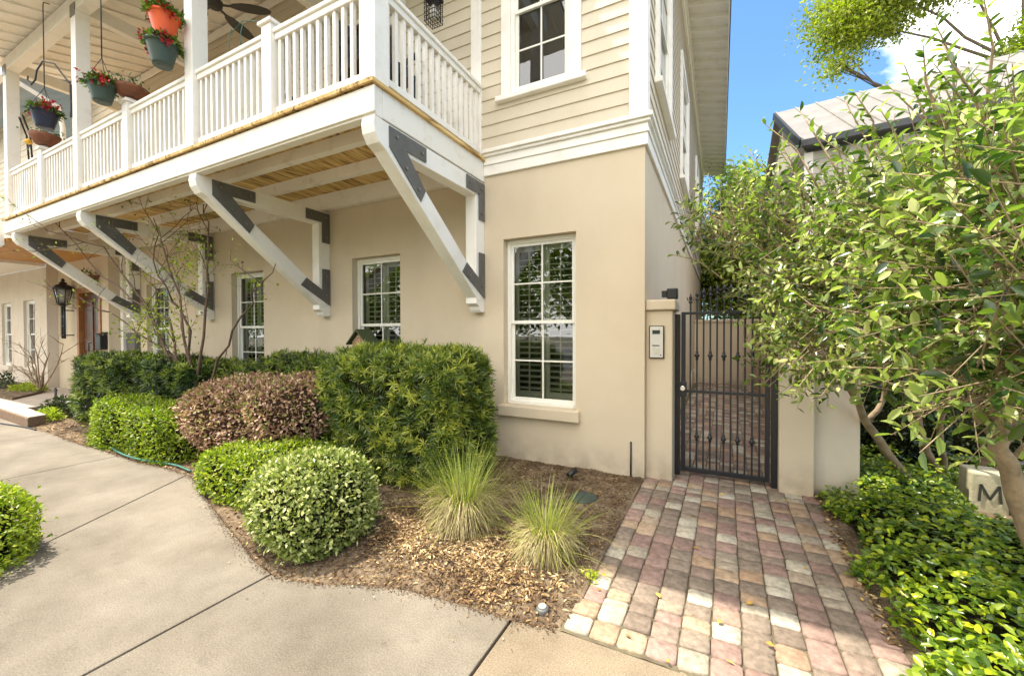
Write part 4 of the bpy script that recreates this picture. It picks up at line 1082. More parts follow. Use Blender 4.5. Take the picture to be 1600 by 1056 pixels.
mb = MB(); mb.lathe((lx, ly, 2.29), [(.085, 0), (.145, .32)], 6); mb.build('lantern_glass', M['lantern_glass'], lp)
mb = MB(); mb.lathe((lx, ly, 2.60), [(.205, 0), (.215, .03), (.12, .11), (.07, .13), (.08, .16), (.03, .19), (.04, .22), (.01, .27)], 6); mb.build('roof', M['iron'], lp)

mbx = empty('mailbox', (-12.4, 4.06, 1.3), 'black wall mailbox beside the stained wooden door', 'mailbox')
mb = MB(); mb.box(-12.52, -12.27, 3.97, 4.099, 1.18, 1.50); mb.build('box', M['black'], mbx, bevel=.012)
mb = MB(); mb.hexa([(-12.54, 3.95, 1.50), (-12.25, 3.95, 1.50), (-12.25, 4.099, 1.56), (-12.54, 4.099, 1.56), (-12.54, 3.95, 1.515), (-12.25, 3.95, 1.515), (-12.25, 4.099, 1.575), (-12.54, 4.099, 1.575)]); mb.build('lid', M['black'], mbx)
mt = empty('meter_box', (-11.8, 4.38, 1.3), 'grey electric meter box on the stucco wall behind the bare shrub', 'meter')
mb = MB(); mb.box(-12.05, -11.58, 4.34, 4.419, 1.12, 1.56); mb.build('box', M['steel'], mt, bevel=.01)
mb = MB(); mb.box(-12.02, -11.61, 4.328, 4.339, 1.15, 1.53); mb.build('cover', M['steel'], mt, bevel=.004)
wf_ = empty('wall_planter', (-12.9, 4.05, 2.6), 'brown wall basket with trailing sprig above the stained door', 'planter')
mb = MB(); mb.hexa([(-13.15, 3.98, 2.74), (-12.75, 3.98, 2.74), (-12.75, 4.099, 2.74), (-13.15, 4.099, 2.74), (-13.10, 3.98, 2.80), (-12.60, 3.90, 2.86), (-12.60, 4.099, 2.86), (-13.15, 4.099, 2.80)])
mb.build('basket', M['terracotta'], wf_)
k = 140; P = np.array([-12.72, 3.95, 2.80]) + rng.normal(0, 1, (k, 3)) * [.10, .06, .09]
leaves('foliage', P, rng.normal(0, 1, (k, 3)), rng.normal(0, 1, (k, 3)), np.full(k, .07), np.full(k, .03), T_FOLD, rng.random(k) * .8, M['lf_pot'], wf_)

# path puck light, valve lid, drip hose, sprinkler
pk = empty('path_light', (-.87, 2.06, 0), 'small round white-topped bollard light flush in the mulch near the slab corner', 'light')
mb = MB(); mb.lathe((-.87, 2.08, -.02), [(.036, 0), (.036, .045), (.030, .052)], 16); mb.build('ring', M['steel'], pk)
mb = MB(); mb.lathe((-.87, 2.08, .033), [(.024, 0), (.022, .008), (.012, .012)], 14); mb.build('lens', M['intercom_face'], pk)
vl = empty('valve_box', (-1.11, 3.68, 0), 'dark green oval irrigation valve lid in the shaded mulch', 'lid')
mb = MB(); mb.lathe((-1.11, 3.62, .02), [(.125, 0), (.125, .022), (.115, .03)], 24); mb.build('lid', M['valve'], vl)
mb = MB(); mb.lathe((-1.11, 3.62, .0), [(.14, 0), (.14, .035), (.126, .035)], 24); mb.build('rim', M['black'], vl)
us = empty('uplight', (-1.75, 4.22, 0), 'small black garden spotlight in the mulch at the wall foot', 'light')
mb = MB(); mb.tube([(-1.35, 4.02, .0), (-1.35, 4.02, .08)], .008, 6); mb.build('stake', M['black'], us)
mb = MB(); mb.tube([(-1.38, 3.98, .085), (-1.33, 4.07, .125)], .03, 10); mb.build('head', M['black'], us)
us.location = (-1.35, 4.02, 0)
for c_ in us.children: c_.location = Vector((-1.75 + 1.35, 4.22 - 4.02, 0))
mb = MB(); pts = []
for t in np.linspace(0, 1, 26):
    x = -8.2 + 3.0 * t; pts.append((x, edge_y(x) + .03 + .03 * math.sin(t * 9) + .12 * (1 - t) ** 3, .028))
mb.tube(pts, .011, 6)
tag(mb.build('drip_hose', M['hose']), 'green soaker hose curving along the pavement edge below the lime hedge', 'hose')
mb = MB(); pts = [(-14 + 4.3 * t, 2.30 + .05 * math.sin(8 * t) - .25 * (1 - t) ** 2 + .02, .014) for t in np.linspace(0, 1, 20)]
mb.tube(pts, .010, 6)
tag(mb.build('garden_hose', M['black']), 'dark hose lying at the foot of the raised porch step', 'hose')

# hanging baskets ---------------------------------------------------------
def basket(c, r, h, potm, label, wire_top, flowers=60, red_side=-1, nm='hanging_basket', group='hanging flower baskets on the balcony'):
    root = empty(nm, c, label, 'flower basket', group); x, y, z = c
    mb = MB(); mb.lathe((x, y, z), [(r * .60, 0), (r * .63, .02), (r * .94, h * .86), (r * .95, h * .88), (r * 1.04, h * .88), (r * 1.06, h), (r * .98, h), (r * .95, h * .93)], 26)
    pot = mb.build('pot', potm, root)
    mb = MB(); mb.lathe((x, y, z - .012), [(r * .34, 0), (r * .36, .012)], 20); mb.lathe((x, y, z - .008), [(r * .56, 0), (r * .6, .012)], 20); mb.build('saucer', potm, pot)
    mb = MB()
    for i in range(3):
        t = i * 2 * math.pi / 3 + .4
        mb.tube([(x + r * math.cos(t), y + r * math.sin(t), z + h), (x, y, z + h + r * 2.2)], .004, 4)
    mb.tube([(x, y, z + h + r * 2.2), (x, y, wire_top - .04), (x + .02, y, wire_top), (x, y + .07, wire_top + .03)], .007, 5)
    mb.build('hanger', M['iron'], root)
    k = 420
    d = unit(rng.normal(0, 1, (k, 3))); d[:, 2] = np.abs(d[:, 2]) * .9 - .25
    P = np.array([x, y, z + h]) + d * np.array([r * 1.15, r * 1.1, r * .85]) * rng.uniform(.3, 1.05, (k, 1))
    leaves('foliage', P, d + rng.normal(0, .5, (k, 3)), d + rng.normal(0, .5, (k, 3)) + [0, 0, .5], rng.uniform(.05, .09, k), rng.uniform(.025, .045, k), T_FOLD, rng.beta(2, 2, k), M['lf_pot'], root)
    k = flowers
    c0 = np.array([x + red_side * r * .75, y - .03, z + h + .05])
    P = c0 + rng.normal(0, 1, (k, 3)) * [r * .40, r * .35, r * .28]
    P2 = np.array([x - red_side * r * .9, y - .05, z + h * .95]) + rng.normal(0, 1, (k // 3, 3)) * [r * .22, r * .22, r * .2]
    for P in (P, P2):
      k = len(P)
      P = np.repeat(P, 5, 0) + rng.normal(0, .008, (k * 5, 3))
      leaves('flower_cluster', P, rng.normal(0, 1, (k * 5, 3)), rng.normal(0, 1, (k * 5, 3)), rng.uniform(.03, .05, k * 5), rng.uniform(.02, .035, k * 5), T_FOLD, rng.random(k * 5), M['flower'], root)
    return root
def at245(p, y=2.42):
    s = y / 2.9; return (p[0] * s, y, 1.55 + (p[2] - 1.55) * s)
basket(at245((-6.80, 2.9, 5.60)), .150, .235, M['pot_orange'], 'orange plastic hanging basket, highest of the flower baskets', 6.62, 40, -1)
basket(at245((-6.86, 2.9, 5.22)), .155, .250, M['pot_green'], 'green plastic hanging basket with red flowers below the orange one', 6.0, 70, -1)
basket(at245((-8.74, 2.9, 5.20)), .155, .235, M['pot_green'], 'green plastic hanging basket in front of the second white post', 6.62, 80, -1)
basket(at245((-11.15, 2.9, 5.34)), .165, .25, M['pot_navy'], 'navy blue hanging basket, lowest and farthest left of the baskets', 6.62, 40, 1)

def bowl(c, r, h, label, seed):
    root = empty('planter_bowl', c, label, 'planter', 'planters standing on the newel caps'); x, y, z = c
    mb = MB(); mb.lathe((x, y, z), [(r * .5, 0), (r * .62, .01), (r * .9, h * .7), (r * 1.0, h), (r * .92, h), (r * .85, h * .8)], 20); mb.build('pot', M['terracotta'], root)
    k = 90; P = np.array([x, y, z + h + .03]) + rng.normal(0, 1, (k, 3)) * [r * .5, r * .5, .05]
    leaves('foliage', P, rng.normal(0, 1, (k, 3)) + [0, 0, .8], rng.normal(0, 1, (k, 3)), rng.uniform(.04, .09, k), rng.uniform(.02, .035, k), T_FOLD, rng.random(k) * .5, M['lf_pot'], root)
bowl((-10.30, BY + .075, 4.752), .20, .17, 'round brown clay pot on the leftmost newel cap', 1)
bowl((-7.18, BY + .075, 4.752), .20, .12, 'shallow clay bowl on the newel cap left of the tall baskets', 2)

hk = empty('plant_hook', (-9.0, 2.55, 5.2), 'black curled plant hook fixed on the second balcony post', 'hook')
mb = MB(); c0 = Vector((-8.88, 2.58, 5.35)); mb.tube([(-8.88, 2.585, 4.95), c0, (-9.0, 2.45, 5.62), (-9.2, 2.38, 5.68), (-9.33, 2.35, 5.56), (-9.36, 2.34, 5.42), (-9.45, 2.32, 5.36), (-9.52, 2.3, 5.44), (-9.5, 2.3, 5.5)], .011, 6); mb.build('arm', M['iron'], hk)
mb = MB(); mb.box(-8.895, -8.865, 2.575, 2.594, 4.85, 5.35); mb.build('wall_bar', M['iron'], hk)
hk2 = empty('plant_bracket', (-10.6, 2.66, 4.6), 'black curved double bracket on the rail beside the brown clay pot', 'hook')
mb = MB()
for dx in (0, .16): mb.tube([(-10.85 + dx, 2.62, 4.6), (-10.85 + dx, 2.60, 5.0), (-10.75 + dx, 2.52, 5.16), (-10.6 + dx, 2.46, 5.2)], .014, 6)
mb.build('arm', M['iron'], hk2)
mb = MB(); mb.tube([(-10.85, 2.61, 4.75), (-10.55, 2.56, 4.80)], .01, 6); mb.build('tie', M['iron'], hk2)
yl = MB(); yl.lathe((-10.52, 2.54, 4.76), [(.01, 0), (.05, .03), (.055, .06), (.01, .10)], 10); tag(yl.build('garden_ornament', M['yellow']), 'small yellow ornament hanging from the black double bracket', 'ornament')
ws = empty('wire_stand', (-4.7, 2.9, 4.6), 'thin green wire plant support standing behind the rail near the fan', 'plant support')
mb = MB(); 
for dx in (0, .22): mb.tube([(-4.95 + dx, 2.72, 4.0), (-4.95 + dx, 2.72, 4.86), (-4.9 + dx, 2.72, 4.95)], .004, 4)
mb.tube([(-4.95, 2.72, 4.9), (-4.7, 2.72, 4.97), (-4.4, 2.70, 4.86), (-4.2, 2.70, 4.70)], .004, 4)
mb.build('wire', M['hose'], ws)

# ceiling fan
fan = empty('ceiling_fan', (-6.55, 3.45, 6.3), 'dark bladed ceiling fan under the balcony ceiling', 'fan')
fx, fy, fz = -6.55, 3.40, 6.30
mb = MB(); mb.lathe((fx, fy, fz - .06), [(.05, 0), (.10, .03), (.11, .10), (.07, .14), (.02, .16)], 18); mb.build('motor', M['fan'], fan)
mb = MB(); mb.tube([(fx, fy, fz + .08), (fx, fy, zc(fy) - .01)], .016, 8); mb.build('down_rod', M['fan'], fan)
for i in range(5):
    t = R(38) + i * 2 * math.pi / 5
    d = Vector((math.cos(t), math.sin(t), 0)); s = Vector((-d.y, d.x, .18)).normalized()
    c = Vector((fx, fy, fz))
    ring = []
    for kx, kw in ((.20, .02), (.27, .07), (.40, .115), (.52, .125), (.64, .105), (.72, .065), (.755, .0)): ring.append(c + d * kx + s * kw)
    for kx, kw in ((.72, .065), (.64, .105), (.52, .125), (.40, .115), (.27, .07), (.20, .02)): ring.append(c + d * kx - s * kw)
    mb = MB(); mb.prism(ring, (0, 0, -.006), (0, 0, .006)); mb.bar(c + d * .06, c + d * .24, .035, .012); mb.build('blade', M['fan'], fan)

# caged porch lantern hanging over the balcony
lt = empty('porch_lantern', (-3.0, 3.9, 5.3), 'small black caged lantern hanging above the balcony corner', 'lantern')
lc = Vector((-3.0, 3.9, 5.12)); mb = MB()
mb.box(lc.x - .085, lc.x + .085, lc.y - .085, lc.y + .085, lc.z + .30, lc.z + .33)
for i in range(5):
    f = -.075 + .0375 * i
    for s_ in (-.075, .075):
        mb.tube([lc + Vector((f, s_, 0.04)), lc + Vector((f, s_, .30))], .005, 4); mb.tube([lc + Vector((s_, f, 0.04)), lc + Vector((s_, f, .30))], .005, 4)
for i in range(6):
    z = .04 + i * .05; q = [lc + Vector((a * .077, b * .077, z)) for a, b in ((-1, -1), (1, -1), (1, 1), (-1, 1), (-1, -1))]; mb.tube(q, .005, 4)
for i in range(5): f = -.075 + .0375 * i; mb.tube([lc + Vector((f, -.075, .04)), lc + Vector((f, .075, .04))], .005, 4)
mb.build('cage', M['black'], lt)
mb = MB(); mb.lathe(lc + Vector((0, 0, .08)), [(.02, 0), (.05, .05), (.05, .1), (.02, .16)], 12); mb.build('bulb', M['bulb'], lt)
mb = MB(); mb.tube([lc + Vector((0, 0, .33)), lc + Vector((0, 0, 1.30)), Vector((-3.0, 4.42, 6.45))], .008, 5); mb.lathe(lc + Vector((0, 0, .33)), [(.06, 0), (.05, .03), (.015, .06)], 10); mb.build('chain', M['terracotta'], lt)

# patio furniture behind the rails
def patio_chair(x, y, a, lab):
    root = empty('patio_chair', (x, y, ZD), lab, 'chair', 'patio chairs behind the balusters')
    ca, sa = math.cos(a), math.sin(a)
    def Q(u, v, z): return Vector((x + u * ca - v * sa, y + u * sa + v * ca, ZD + z))
    def qb(nm, u0, u1, v0, v1, z0, z1, m):
        mb = MB(); mb.hexa([Q(u0, v0, z0), Q(u1, v0, z0), Q(u1, v1, z0), Q(u0, v1, z0), Q(u0, v0, z1), Q(u1, v0, z1), Q(u1, v1, z1), Q(u0, v1, z1)]); mb.build(nm, m, root, bevel=.01)
    qb('seat', -.28, .28, -.28, .28, .34, .40, M['wicker']); qb('cushion', -.26, .26, -.25, .27, .401, .47, M['cushion'])
    qb('backrest', -.28, .28, .24, .29, .40, .92, M['wicker'])
    for u in (-.30, .26): qb('armrest', u, u + .05, -.26, .28, .60, .64, M['wicker'])
    for u in (-.29, .25):
        for v in (-.27, .24): qb('leg', u, u + .04, v, v + .04, 0, .34, M['wicker'])
patio_chair(-3.55, 3.55, R(185), 'dark patio chair with navy cushion nearest the balcony corner')
patio_chair(-4.75, 3.40, R(160), 'dark patio chair with navy cushion left of the corner newel')
patio_chair(-3.05, 3.05, R(75), 'dark patio chair turned sideways behind the side railing')

# ================================================================== PLANTS
# clipped hedges and shrubs along the bed
bush('podocarpus_hedge', 'large square clipped shrub with spiky yellow-green tips, tallest by the window brackets', 'shrub', (-3.12, 3.52, .66), (.90, .52, .69), 430, 0, M['lf_podo'],
     expo=5.5, mode='rosette', L=.095, W=.0095, depth=.12, amp=.06, tbias=.18, ph=1.0, per=17)
bush('podocarpus_hedge', 'clipped hedge block farthest left, next to the entry step', 'hedge', (-9.50, 3.40, .57), (.90, .50, .59), 260, 0, M['lf_podo_dark'],
     expo=5, mode='rosette', L=.10, W=.012, depth=.12, amp=.07, ph=2.2, per=13, tbias=.20, group='clipped hedges along the stucco wall')
bush('podocarpus_hedge', 'dark clipped hedge block with the bare shrub rising from it', 'hedge', (-7.62, 3.48, .55), (.86, .46, .57), 260, 0, M['lf_podo_dark'],
     expo=5, mode='rosette', L=.10, W=.012, depth=.12, amp=.08, ph=6.2, per=13, tbias=.08, group='clipped hedges along the stucco wall')
bush('podocarpus_hedge', 'low clipped hedge behind the burgundy shrub, left of the two by the wall', 'hedge', (-7.0, 3.95, .52), (.95, .34, .53), 300, 0, M['lf_podo_dark'],
     expo=5, mode='rosette', L=.08, W=.010, depth=.10, amp=.05, ph=3.3, per=12, tbias=.24, group='clipped hedges along the stucco wall')
bush('podocarpus_hedge', 'clipped hedge between the burgundy shrub and the birdhouse window', 'hedge', (-5.35, 3.98, .60), (.80, .36, .62), 360, 0, M['lf_podo_dark'],
     expo=5, mode='rosette', L=.08, W=.0095, depth=.10, amp=.05, ph=4.3, per=12, tbias=.24, group='clipped hedges along the stucco wall')
bush('lime_hedge', 'bright lime clipped hedge with flat top at the curve of the pavement', 'hedge', (-6.85, 2.80, .24), (1.28, .42, .38), 2600, 0, M['lf_lime'],
     expo=4.5, L=.05, W=.021, depth=.12, amp=.07, tbias=.06, ph=5.1)
bush('lime_hedge', 'small lime green clipped hedge between the burgundy shrub and the round bush', 'hedge', (-3.88, 2.45, .22), (.74, .37, .25), 3600, 0, M['lf_lime'],
     expo=4, L=.042, W=.020, depth=.11, amp=.07, tbias=.08, ph=6.4)
bush('burgundy_shrub', 'wide burgundy and tan leaved shrub in the middle of the bed', 'shrub', (-4.92, 3.05, .58), (1.08, .55, .40), 3400, 0, M['lf_lorop'],
     core='core_red', expo=3.2, L=.046, W=.024, depth=.16, amp=.13, tbias=.10, ph=7.7)
bush('round_shrub', 'ball shaped variegated cream and green bush at the pavement edge', 'shrub', (-2.74, 2.08, .27), (.43, .39, .37), 5200, 0, M['lf_var'],
     expo=2.4, L=.042, W=.020, depth=.12, amp=.06, ph=8.8, tbias=.08, zmin=-.8)
bush('lime_hedge', 'bright green clipped hedge at the left edge across the pavement', 'hedge', (-5.98, .42, .17), (1.95, .66, .26), 3600, 0, M['lf_lime'],
     expo=5, L=.038, W=.018, depth=.10, amp=.06, tbias=.12, ph=9.9)

# ornamental grass tufts
def tuft(x, y, s, label, seed, up=470, dry=1900):
    root = empty('grass_tuft', (x, y, 0), label, 'ornamental grass', 'wiry grass tufts in the mulch')
    rg = np.random.default_rng(seed)
    def blades(n, l0, l1, lean0, lean1, droop, w, m, nm, zb, rb):
        th = rg.uniform(0, 2 * np.pi, n); ln = rg.uniform(l0, l1, n) * s; le = rg.uniform(lean0, lean1, n) ** 1.0
        seg = 6; V = np.zeros((n, seg + 1, 2, 3)); tt = np.linspace(0, 1, seg + 1)
        r0 = rb * np.sqrt(rg.random(n)) * s
        bx = x + r0 * np.cos(th); by = y + r0 * np.sin(th); bz = zb * s * rg.random(n)
        px, py, pz = bx.copy(), by.copy(), bz.copy(); ang = le.copy()
        dr = droop * rg.uniform(.4, 1.4, n)
        sx, sy = -np.sin(th), np.cos(th); tw = rg.normal(0, .25, n)
        for k in range(seg + 1):
            ww = w * (1 - (tt[k]) ** 2 * .92) / 2
            V[:, k, 0] = np.stack([px - sx * ww, py - sy * ww, pz], -1); V[:, k, 1] = np.stack([px + sx * ww, py + sy * ww, pz], -1)
            st = ln / seg
            px += np.sin(ang) * np.cos(th + tw * tt[k]) * st; py += np.sin(ang) * np.sin(th + tw * tt[k]) * st; pz += np.cos(ang) * st
            pz = np.maximum(pz, .012)
            ang += dr / seg * (1 + tt[k])
        base = (np.arange(n) * (seg + 1) * 2)[:, None]
        F = np.concatenate([np.stack([base[:, 0] + k * 2, base[:, 0] + k * 2 + 1, base[:, 0] + k * 2 + 3, base[:, 0] + k * 2 + 2], -1) for k in range(seg)])
        np_mesh(nm, V.reshape(-1, 3), F, np.repeat(rg.random(n), (seg + 1) * 2), m, root)
    blades(up, .34, .66, .0, .75, .40, .0042, M['blade'], 'green_blades', .12, .12)
    blades(40, .55, .80, .45, 1.15, .8, .0035, M['blade'], 'long_blades', .10, .08)
    blades(dry, .22, .40, .5, 1.9, 2.2, .0045, M['straw'], 'dry_skirt', .25, .11)
    blades(130, .22, .40, .2, 1.0, 1.3, .0045, M['blade'], 'mixed_blades', .20, .11)
tuft(-1.82, 2.72, 1.0, 'tall wiry grass tuft with straw skirt beside the square shrub', 31)
tuft(-1.07, 2.62, .80, 'smaller wiry grass tuft nearer the brick walk', 47, 300, 1500)

# mulch chips and dry leaf litter
def scatter(name, n, fx, L, W, m, tb, T=T_FOLD, flat=.35, lift=.006):
    P = fx(n); n = len(P)
    th = rng.uniform(0, 2 * np.pi, n); A = np.stack([np.cos(th), np.sin(th), rng.normal(0, flat * .5, n)], -1)
    N = np.stack([rng.normal(0, flat, n), rng.normal(0, flat, n), np.ones(n)], -1)
    P = P - A * (L * .5); P[:, 2] += lift + np.abs(rng.normal(0, .004, n))
    o = leaves(name, P, A, N, L * rng.uniform(.5, 1.3, n), W * rng.uniform(.5, 1.4, n), T, np.clip(rng.beta(2, 2, n) + tb(P), 0, 1), m)
    return tag(o, kind='stuff')
def in_bed(x0, x1, y0, y1):
    def f(n):
        x = rng.uniform(x0, x1, n); y = rng.uniform(y0, y1, n); k = (y > np.interp(x, ex, ey) + .01) & (y < YW - .01)
        x, y = x[k], y[k]; return np.stack([x, y, bed_z(x, y)], -1)
    return f
scatter('mulch', 11000, in_bed(-3.4, -.72, 1.6, 4.4), .036, .010, M['chip'], lambda P: -.22 + .25 * lump(P * [1, 1, 0], 2.2, 3))
scatter('mulch', 9000, in_bed(-11.2, -3.4, 1.7, 4.4), .045, .02, M['chip'], lambda P: -.05 + 0 * P[:, 0])
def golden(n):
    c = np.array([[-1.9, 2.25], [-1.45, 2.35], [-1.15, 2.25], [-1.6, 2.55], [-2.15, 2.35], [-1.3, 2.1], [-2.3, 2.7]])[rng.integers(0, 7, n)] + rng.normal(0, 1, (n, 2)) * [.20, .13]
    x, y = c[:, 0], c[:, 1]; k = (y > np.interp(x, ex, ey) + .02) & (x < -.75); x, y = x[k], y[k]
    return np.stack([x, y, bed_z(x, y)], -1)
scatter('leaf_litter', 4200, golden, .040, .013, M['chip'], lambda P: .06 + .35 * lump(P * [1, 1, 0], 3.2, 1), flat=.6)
def on_walk(n):
    x = rng.uniform(-.65, .8, n); y = 2.0 + 3.0 * rng.random(n) ** 1.2; return np.stack([x, y, np.full(n, .02)], -1)
scatter('fallen_leaves', 26, on_walk, .045, .022, M['litter'], lambda P: 0 * P[:, 0], flat=.3)
def walk_edge(n):
    y = rng.uniform(2.6, 5.0, n); x = .80 + np.abs(rng.normal(0, .035, n)) * -1 + .02 * (y - 3); return np.stack([x, y, np.full(n, .016)], -1)
scatter('fallen_leaves', 420, walk_edge, .035, .016, M['chip'], lambda P: .0 * P[:, 0], flat=.4)
def pave_crumbs(n):
    x = rng.uniform(-5.5, -.75, n); y = np.interp(x, ex, ey) - np.abs(rng.normal(0, .10, n)); return np.stack([x, y, np.full(n, .002)], -1)
scatter('mulch', 130, pave_crumbs, .014, .009, M['chip'], lambda P: 0 * P[:, 0], flat=.2)
def edge_soil(n):
    x = rng.uniform(-9, -.75, n); y = np.interp(x, ex, ey) - np.abs(rng.normal(0, .028, n)) + .01; return np.stack([x, y, np.full(n, .001)], -1)
scatter('mulch', 3800, edge_soil, .012, .008, M['chip'], lambda P: -.35 + 0 * P[:, 0], flat=.5, lift=.002)
sp = empty('clover_sprig', (-.71, 2.50, 0), 'tiny bright green sprig growing at the brick walk edge', 'plant')
P = np.array([-.72, 2.50, .03]) + rng.normal(0, 1, (60, 3)) * [.03, .03, .015]
leaves('foliage', P, rng.normal(0, 1, (60, 3)), rng.normal(0, .5, (60, 3)) + [0, 0, 1], np.full(60, .03), np.full(60, .02), T_FOLD, np.full(60, .8), M['lf_lime'], sp)

# jasmine ground cover on the right
def gcover():
    n = 30000
    x = .70 + 3.0 * rng.random(n) ** 1.5; y = rng.uniform(.9, 6.4, n)
    edge = .88 - .10 * np.clip((3.6 - y) / 1.0, 0, 1) + .07 * np.sin(y * 5.3) + .04 * np.sin(y * 13)
    k = x > edge; x, y = x[k], y[k]; edge = edge[k]
    k = ~((x > 1.84) & (x < 2.16) & (y > 4.5) & (y < 5.14)) & ~((x < 1.16) & (y > 4.66))
    x, y, edge = x[k], y[k], edge[k]
    hmax = (.06 + .20 * np.clip((x - edge) / .30, 0, 1)) * (1 + .25 * np.sin(5 * x + 2 * y) * np.sin(4 * y - x))
    hmax *= np.where((x > 1.7) & (y > 4.2), .6, 1)
    n = len(x)
    hmax = hmax * (1 + .35 * np.sin(11 * x + 5 * y) * np.sin(9 * y - 4 * x)) + np.where(rng.random(n) < .06, rng.uniform(.02, .09, n), 0)
    z = hmax * (1 - np.abs(rng.normal(0, .28, n)))
    z = np.clip(z, .015, None)
    P = np.stack([x, y, z], -1); th = rng.uniform(0, 2 * np.pi, n)
    A = np.stack([np.cos(th), np.sin(th), rng.normal(.15, .4, n)], -1); N = np.stack([rng.normal(-.15, .45, n), rng.normal(-.25, .45, n), np.ones(n)], -1)
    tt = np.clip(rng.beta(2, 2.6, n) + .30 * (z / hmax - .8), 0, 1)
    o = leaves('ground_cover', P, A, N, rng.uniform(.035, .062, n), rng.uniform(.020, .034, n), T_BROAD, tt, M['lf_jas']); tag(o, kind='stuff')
gcover()
height_grid('ground_cover_core', .92, 4.2, 60, lambda x: .9, lambda x: 4.62 if x < 1.2 else 6.4, 90, lambda x, y, t: np.where((x > 1.80) & (x < 2.2) & (y > 4.45), .02, .02 + .09 * np.clip((x - .92) / .3, 0, 1)) + bumpf(x, y) * .02, M['core'], kind='stuff')  # dark sheet under the leaves, their shade put into its colour

# camellia ------------------------------------------------------------------
cam_t = empty('camellia_tree', (1.75, 4.6, 0), 'glossy leaved multi-stemmed camellia overhanging the iron gate on the right', 'tree')
def wob(pts, k=3, a=.02):
    pts = [Vector(p) for p in pts]; out = []
    for p, q in zip(pts, pts[1:]):
        for i in range(k):
            t = i / k; out.append(p.lerp(q, t) + Vector((random.uniform(-a, a), random.uniform(-a, a), random.uniform(-a, a) * .5)))
    out.append(pts[-1]); return out
limbs = [
    ([(1.71, 5.25, .0), (1.31, 4.9, .53), (1.11, 4.6, .86), (.93, 4.3, 1.15), (.70, 3.9, 1.75), (.45, 3.6, 2.4)], .045, .014),
    ([(1.18, 4.7, .75), (1.30, 4.75, .95), (1.28, 4.6, 1.3), (1.1, 4.1, 1.9), (.95, 3.6, 2.6)], .026, .010),
    ([(2.03, 5.7, 0), (1.80, 5.4, .38), (1.66, 5.2, .81), (1.57, 4.9, 1.15), (1.5, 4.4, 1.9), (1.4, 3.8, 2.7)], .045, .014),
    ([(2.08, 5.75, 0), (1.95, 5.5, .38), (1.84, 5.2, .8), (1.9, 4.6, 1.6), (1.8, 4.0, 2.6)], .035, .012),
    ([(2.0, 5.3, 0), (2.12, 5.2, .38), (2.20, 5.0, .65), (2.1, 4.4, 1.4), (1.8, 3.6, 2.4)], .040, .014),
    ([(2.02, 5.3, .02), (2.25, 5.1, .45), (2.45, 4.8, 1.0), (2.4, 4.0, 2.0)], .03, .012),
    ([(1.64, 3.05, -.02), (1.47, 3.08, .37), (1.40, 3.1, .63), (1.31, 3.05, .94), (1.25, 3.0, 1.2), (1.22, 2.9, 1.5), (1.17, 2.85, 2.0), (1.05, 2.8, 2.45)], .058, .020),
    ([(1.24, 3.02, 1.08), (1.12, 3.1, 1.35), (1.08, 3.2, 1.8), (.85, 3.3, 2.5)], .034, .012),
    ([(1.25, 3.02, 1.02), (1.40, 2.7, 1.35), (1.45, 2.4, 1.9), (1.3, 2.2, 2.6)], .034, .012),
]
for pts, r0, r1 in limbs:
    p = wob(pts, 4, .012); mb = MB(); n = len(p); mb.tube(p, [r0 + (r1 - r0) * (i / (n - 1)) ** .8 for i in range(n)], 9); mb.build('trunk', M['bark'], cam_t)
def lobes_sample(lobes, n, shell=.75):
    w = np.array([l[1][0] * l[1][1] * l[1][2] * l[2] for l in lobes]) ** .8; w /= w.sum()
    ci = rng.choice(len(lobes), n, p=w); d = unit(rng.normal(0, 1, (n, 3))); r = 1 - np.abs(rng.normal(0, 1 - shell, n))
    C = np.array([l[0] for l in lobes])[ci]; H = np.array([l[1] for l in lobes])[ci]
    return C + d * H * np.clip(r, .05, 1.08)[:, None], d, ci
lobes = [((1.35, 3.15, 2.05), (.80, 1.05, .66), 1.0), ((.70, 3.75, 2.08), (.60, .55, .54), 1.0), ((.85, 3.3, 1.65), (.55, .60, .45), 1.0), ((1.9, 3.9, 2.15), (.9, 1.0, .75), .6),
         ((.16, 3.80, 2.42), (.42, .38, .30), .8), ((1.12, 2.45, 1.95), (.55, .60, .52), 1.0), ((.95, 2.45, 1.55), (.42, .50, .34), 1.0), ((1.05, 2.0, 1.80), (.42, .45, .50), .8), ((.55, 3.2, 1.42), (.30, .30, .22), .8), ((.50, 3.9, 2.0), (.25, .3, .28), .8), ((.90, 1.72, 1.72), (.30, .32, .40), .7), ((.80, 1.95, 1.40), (.26, .30, .22), .6)]
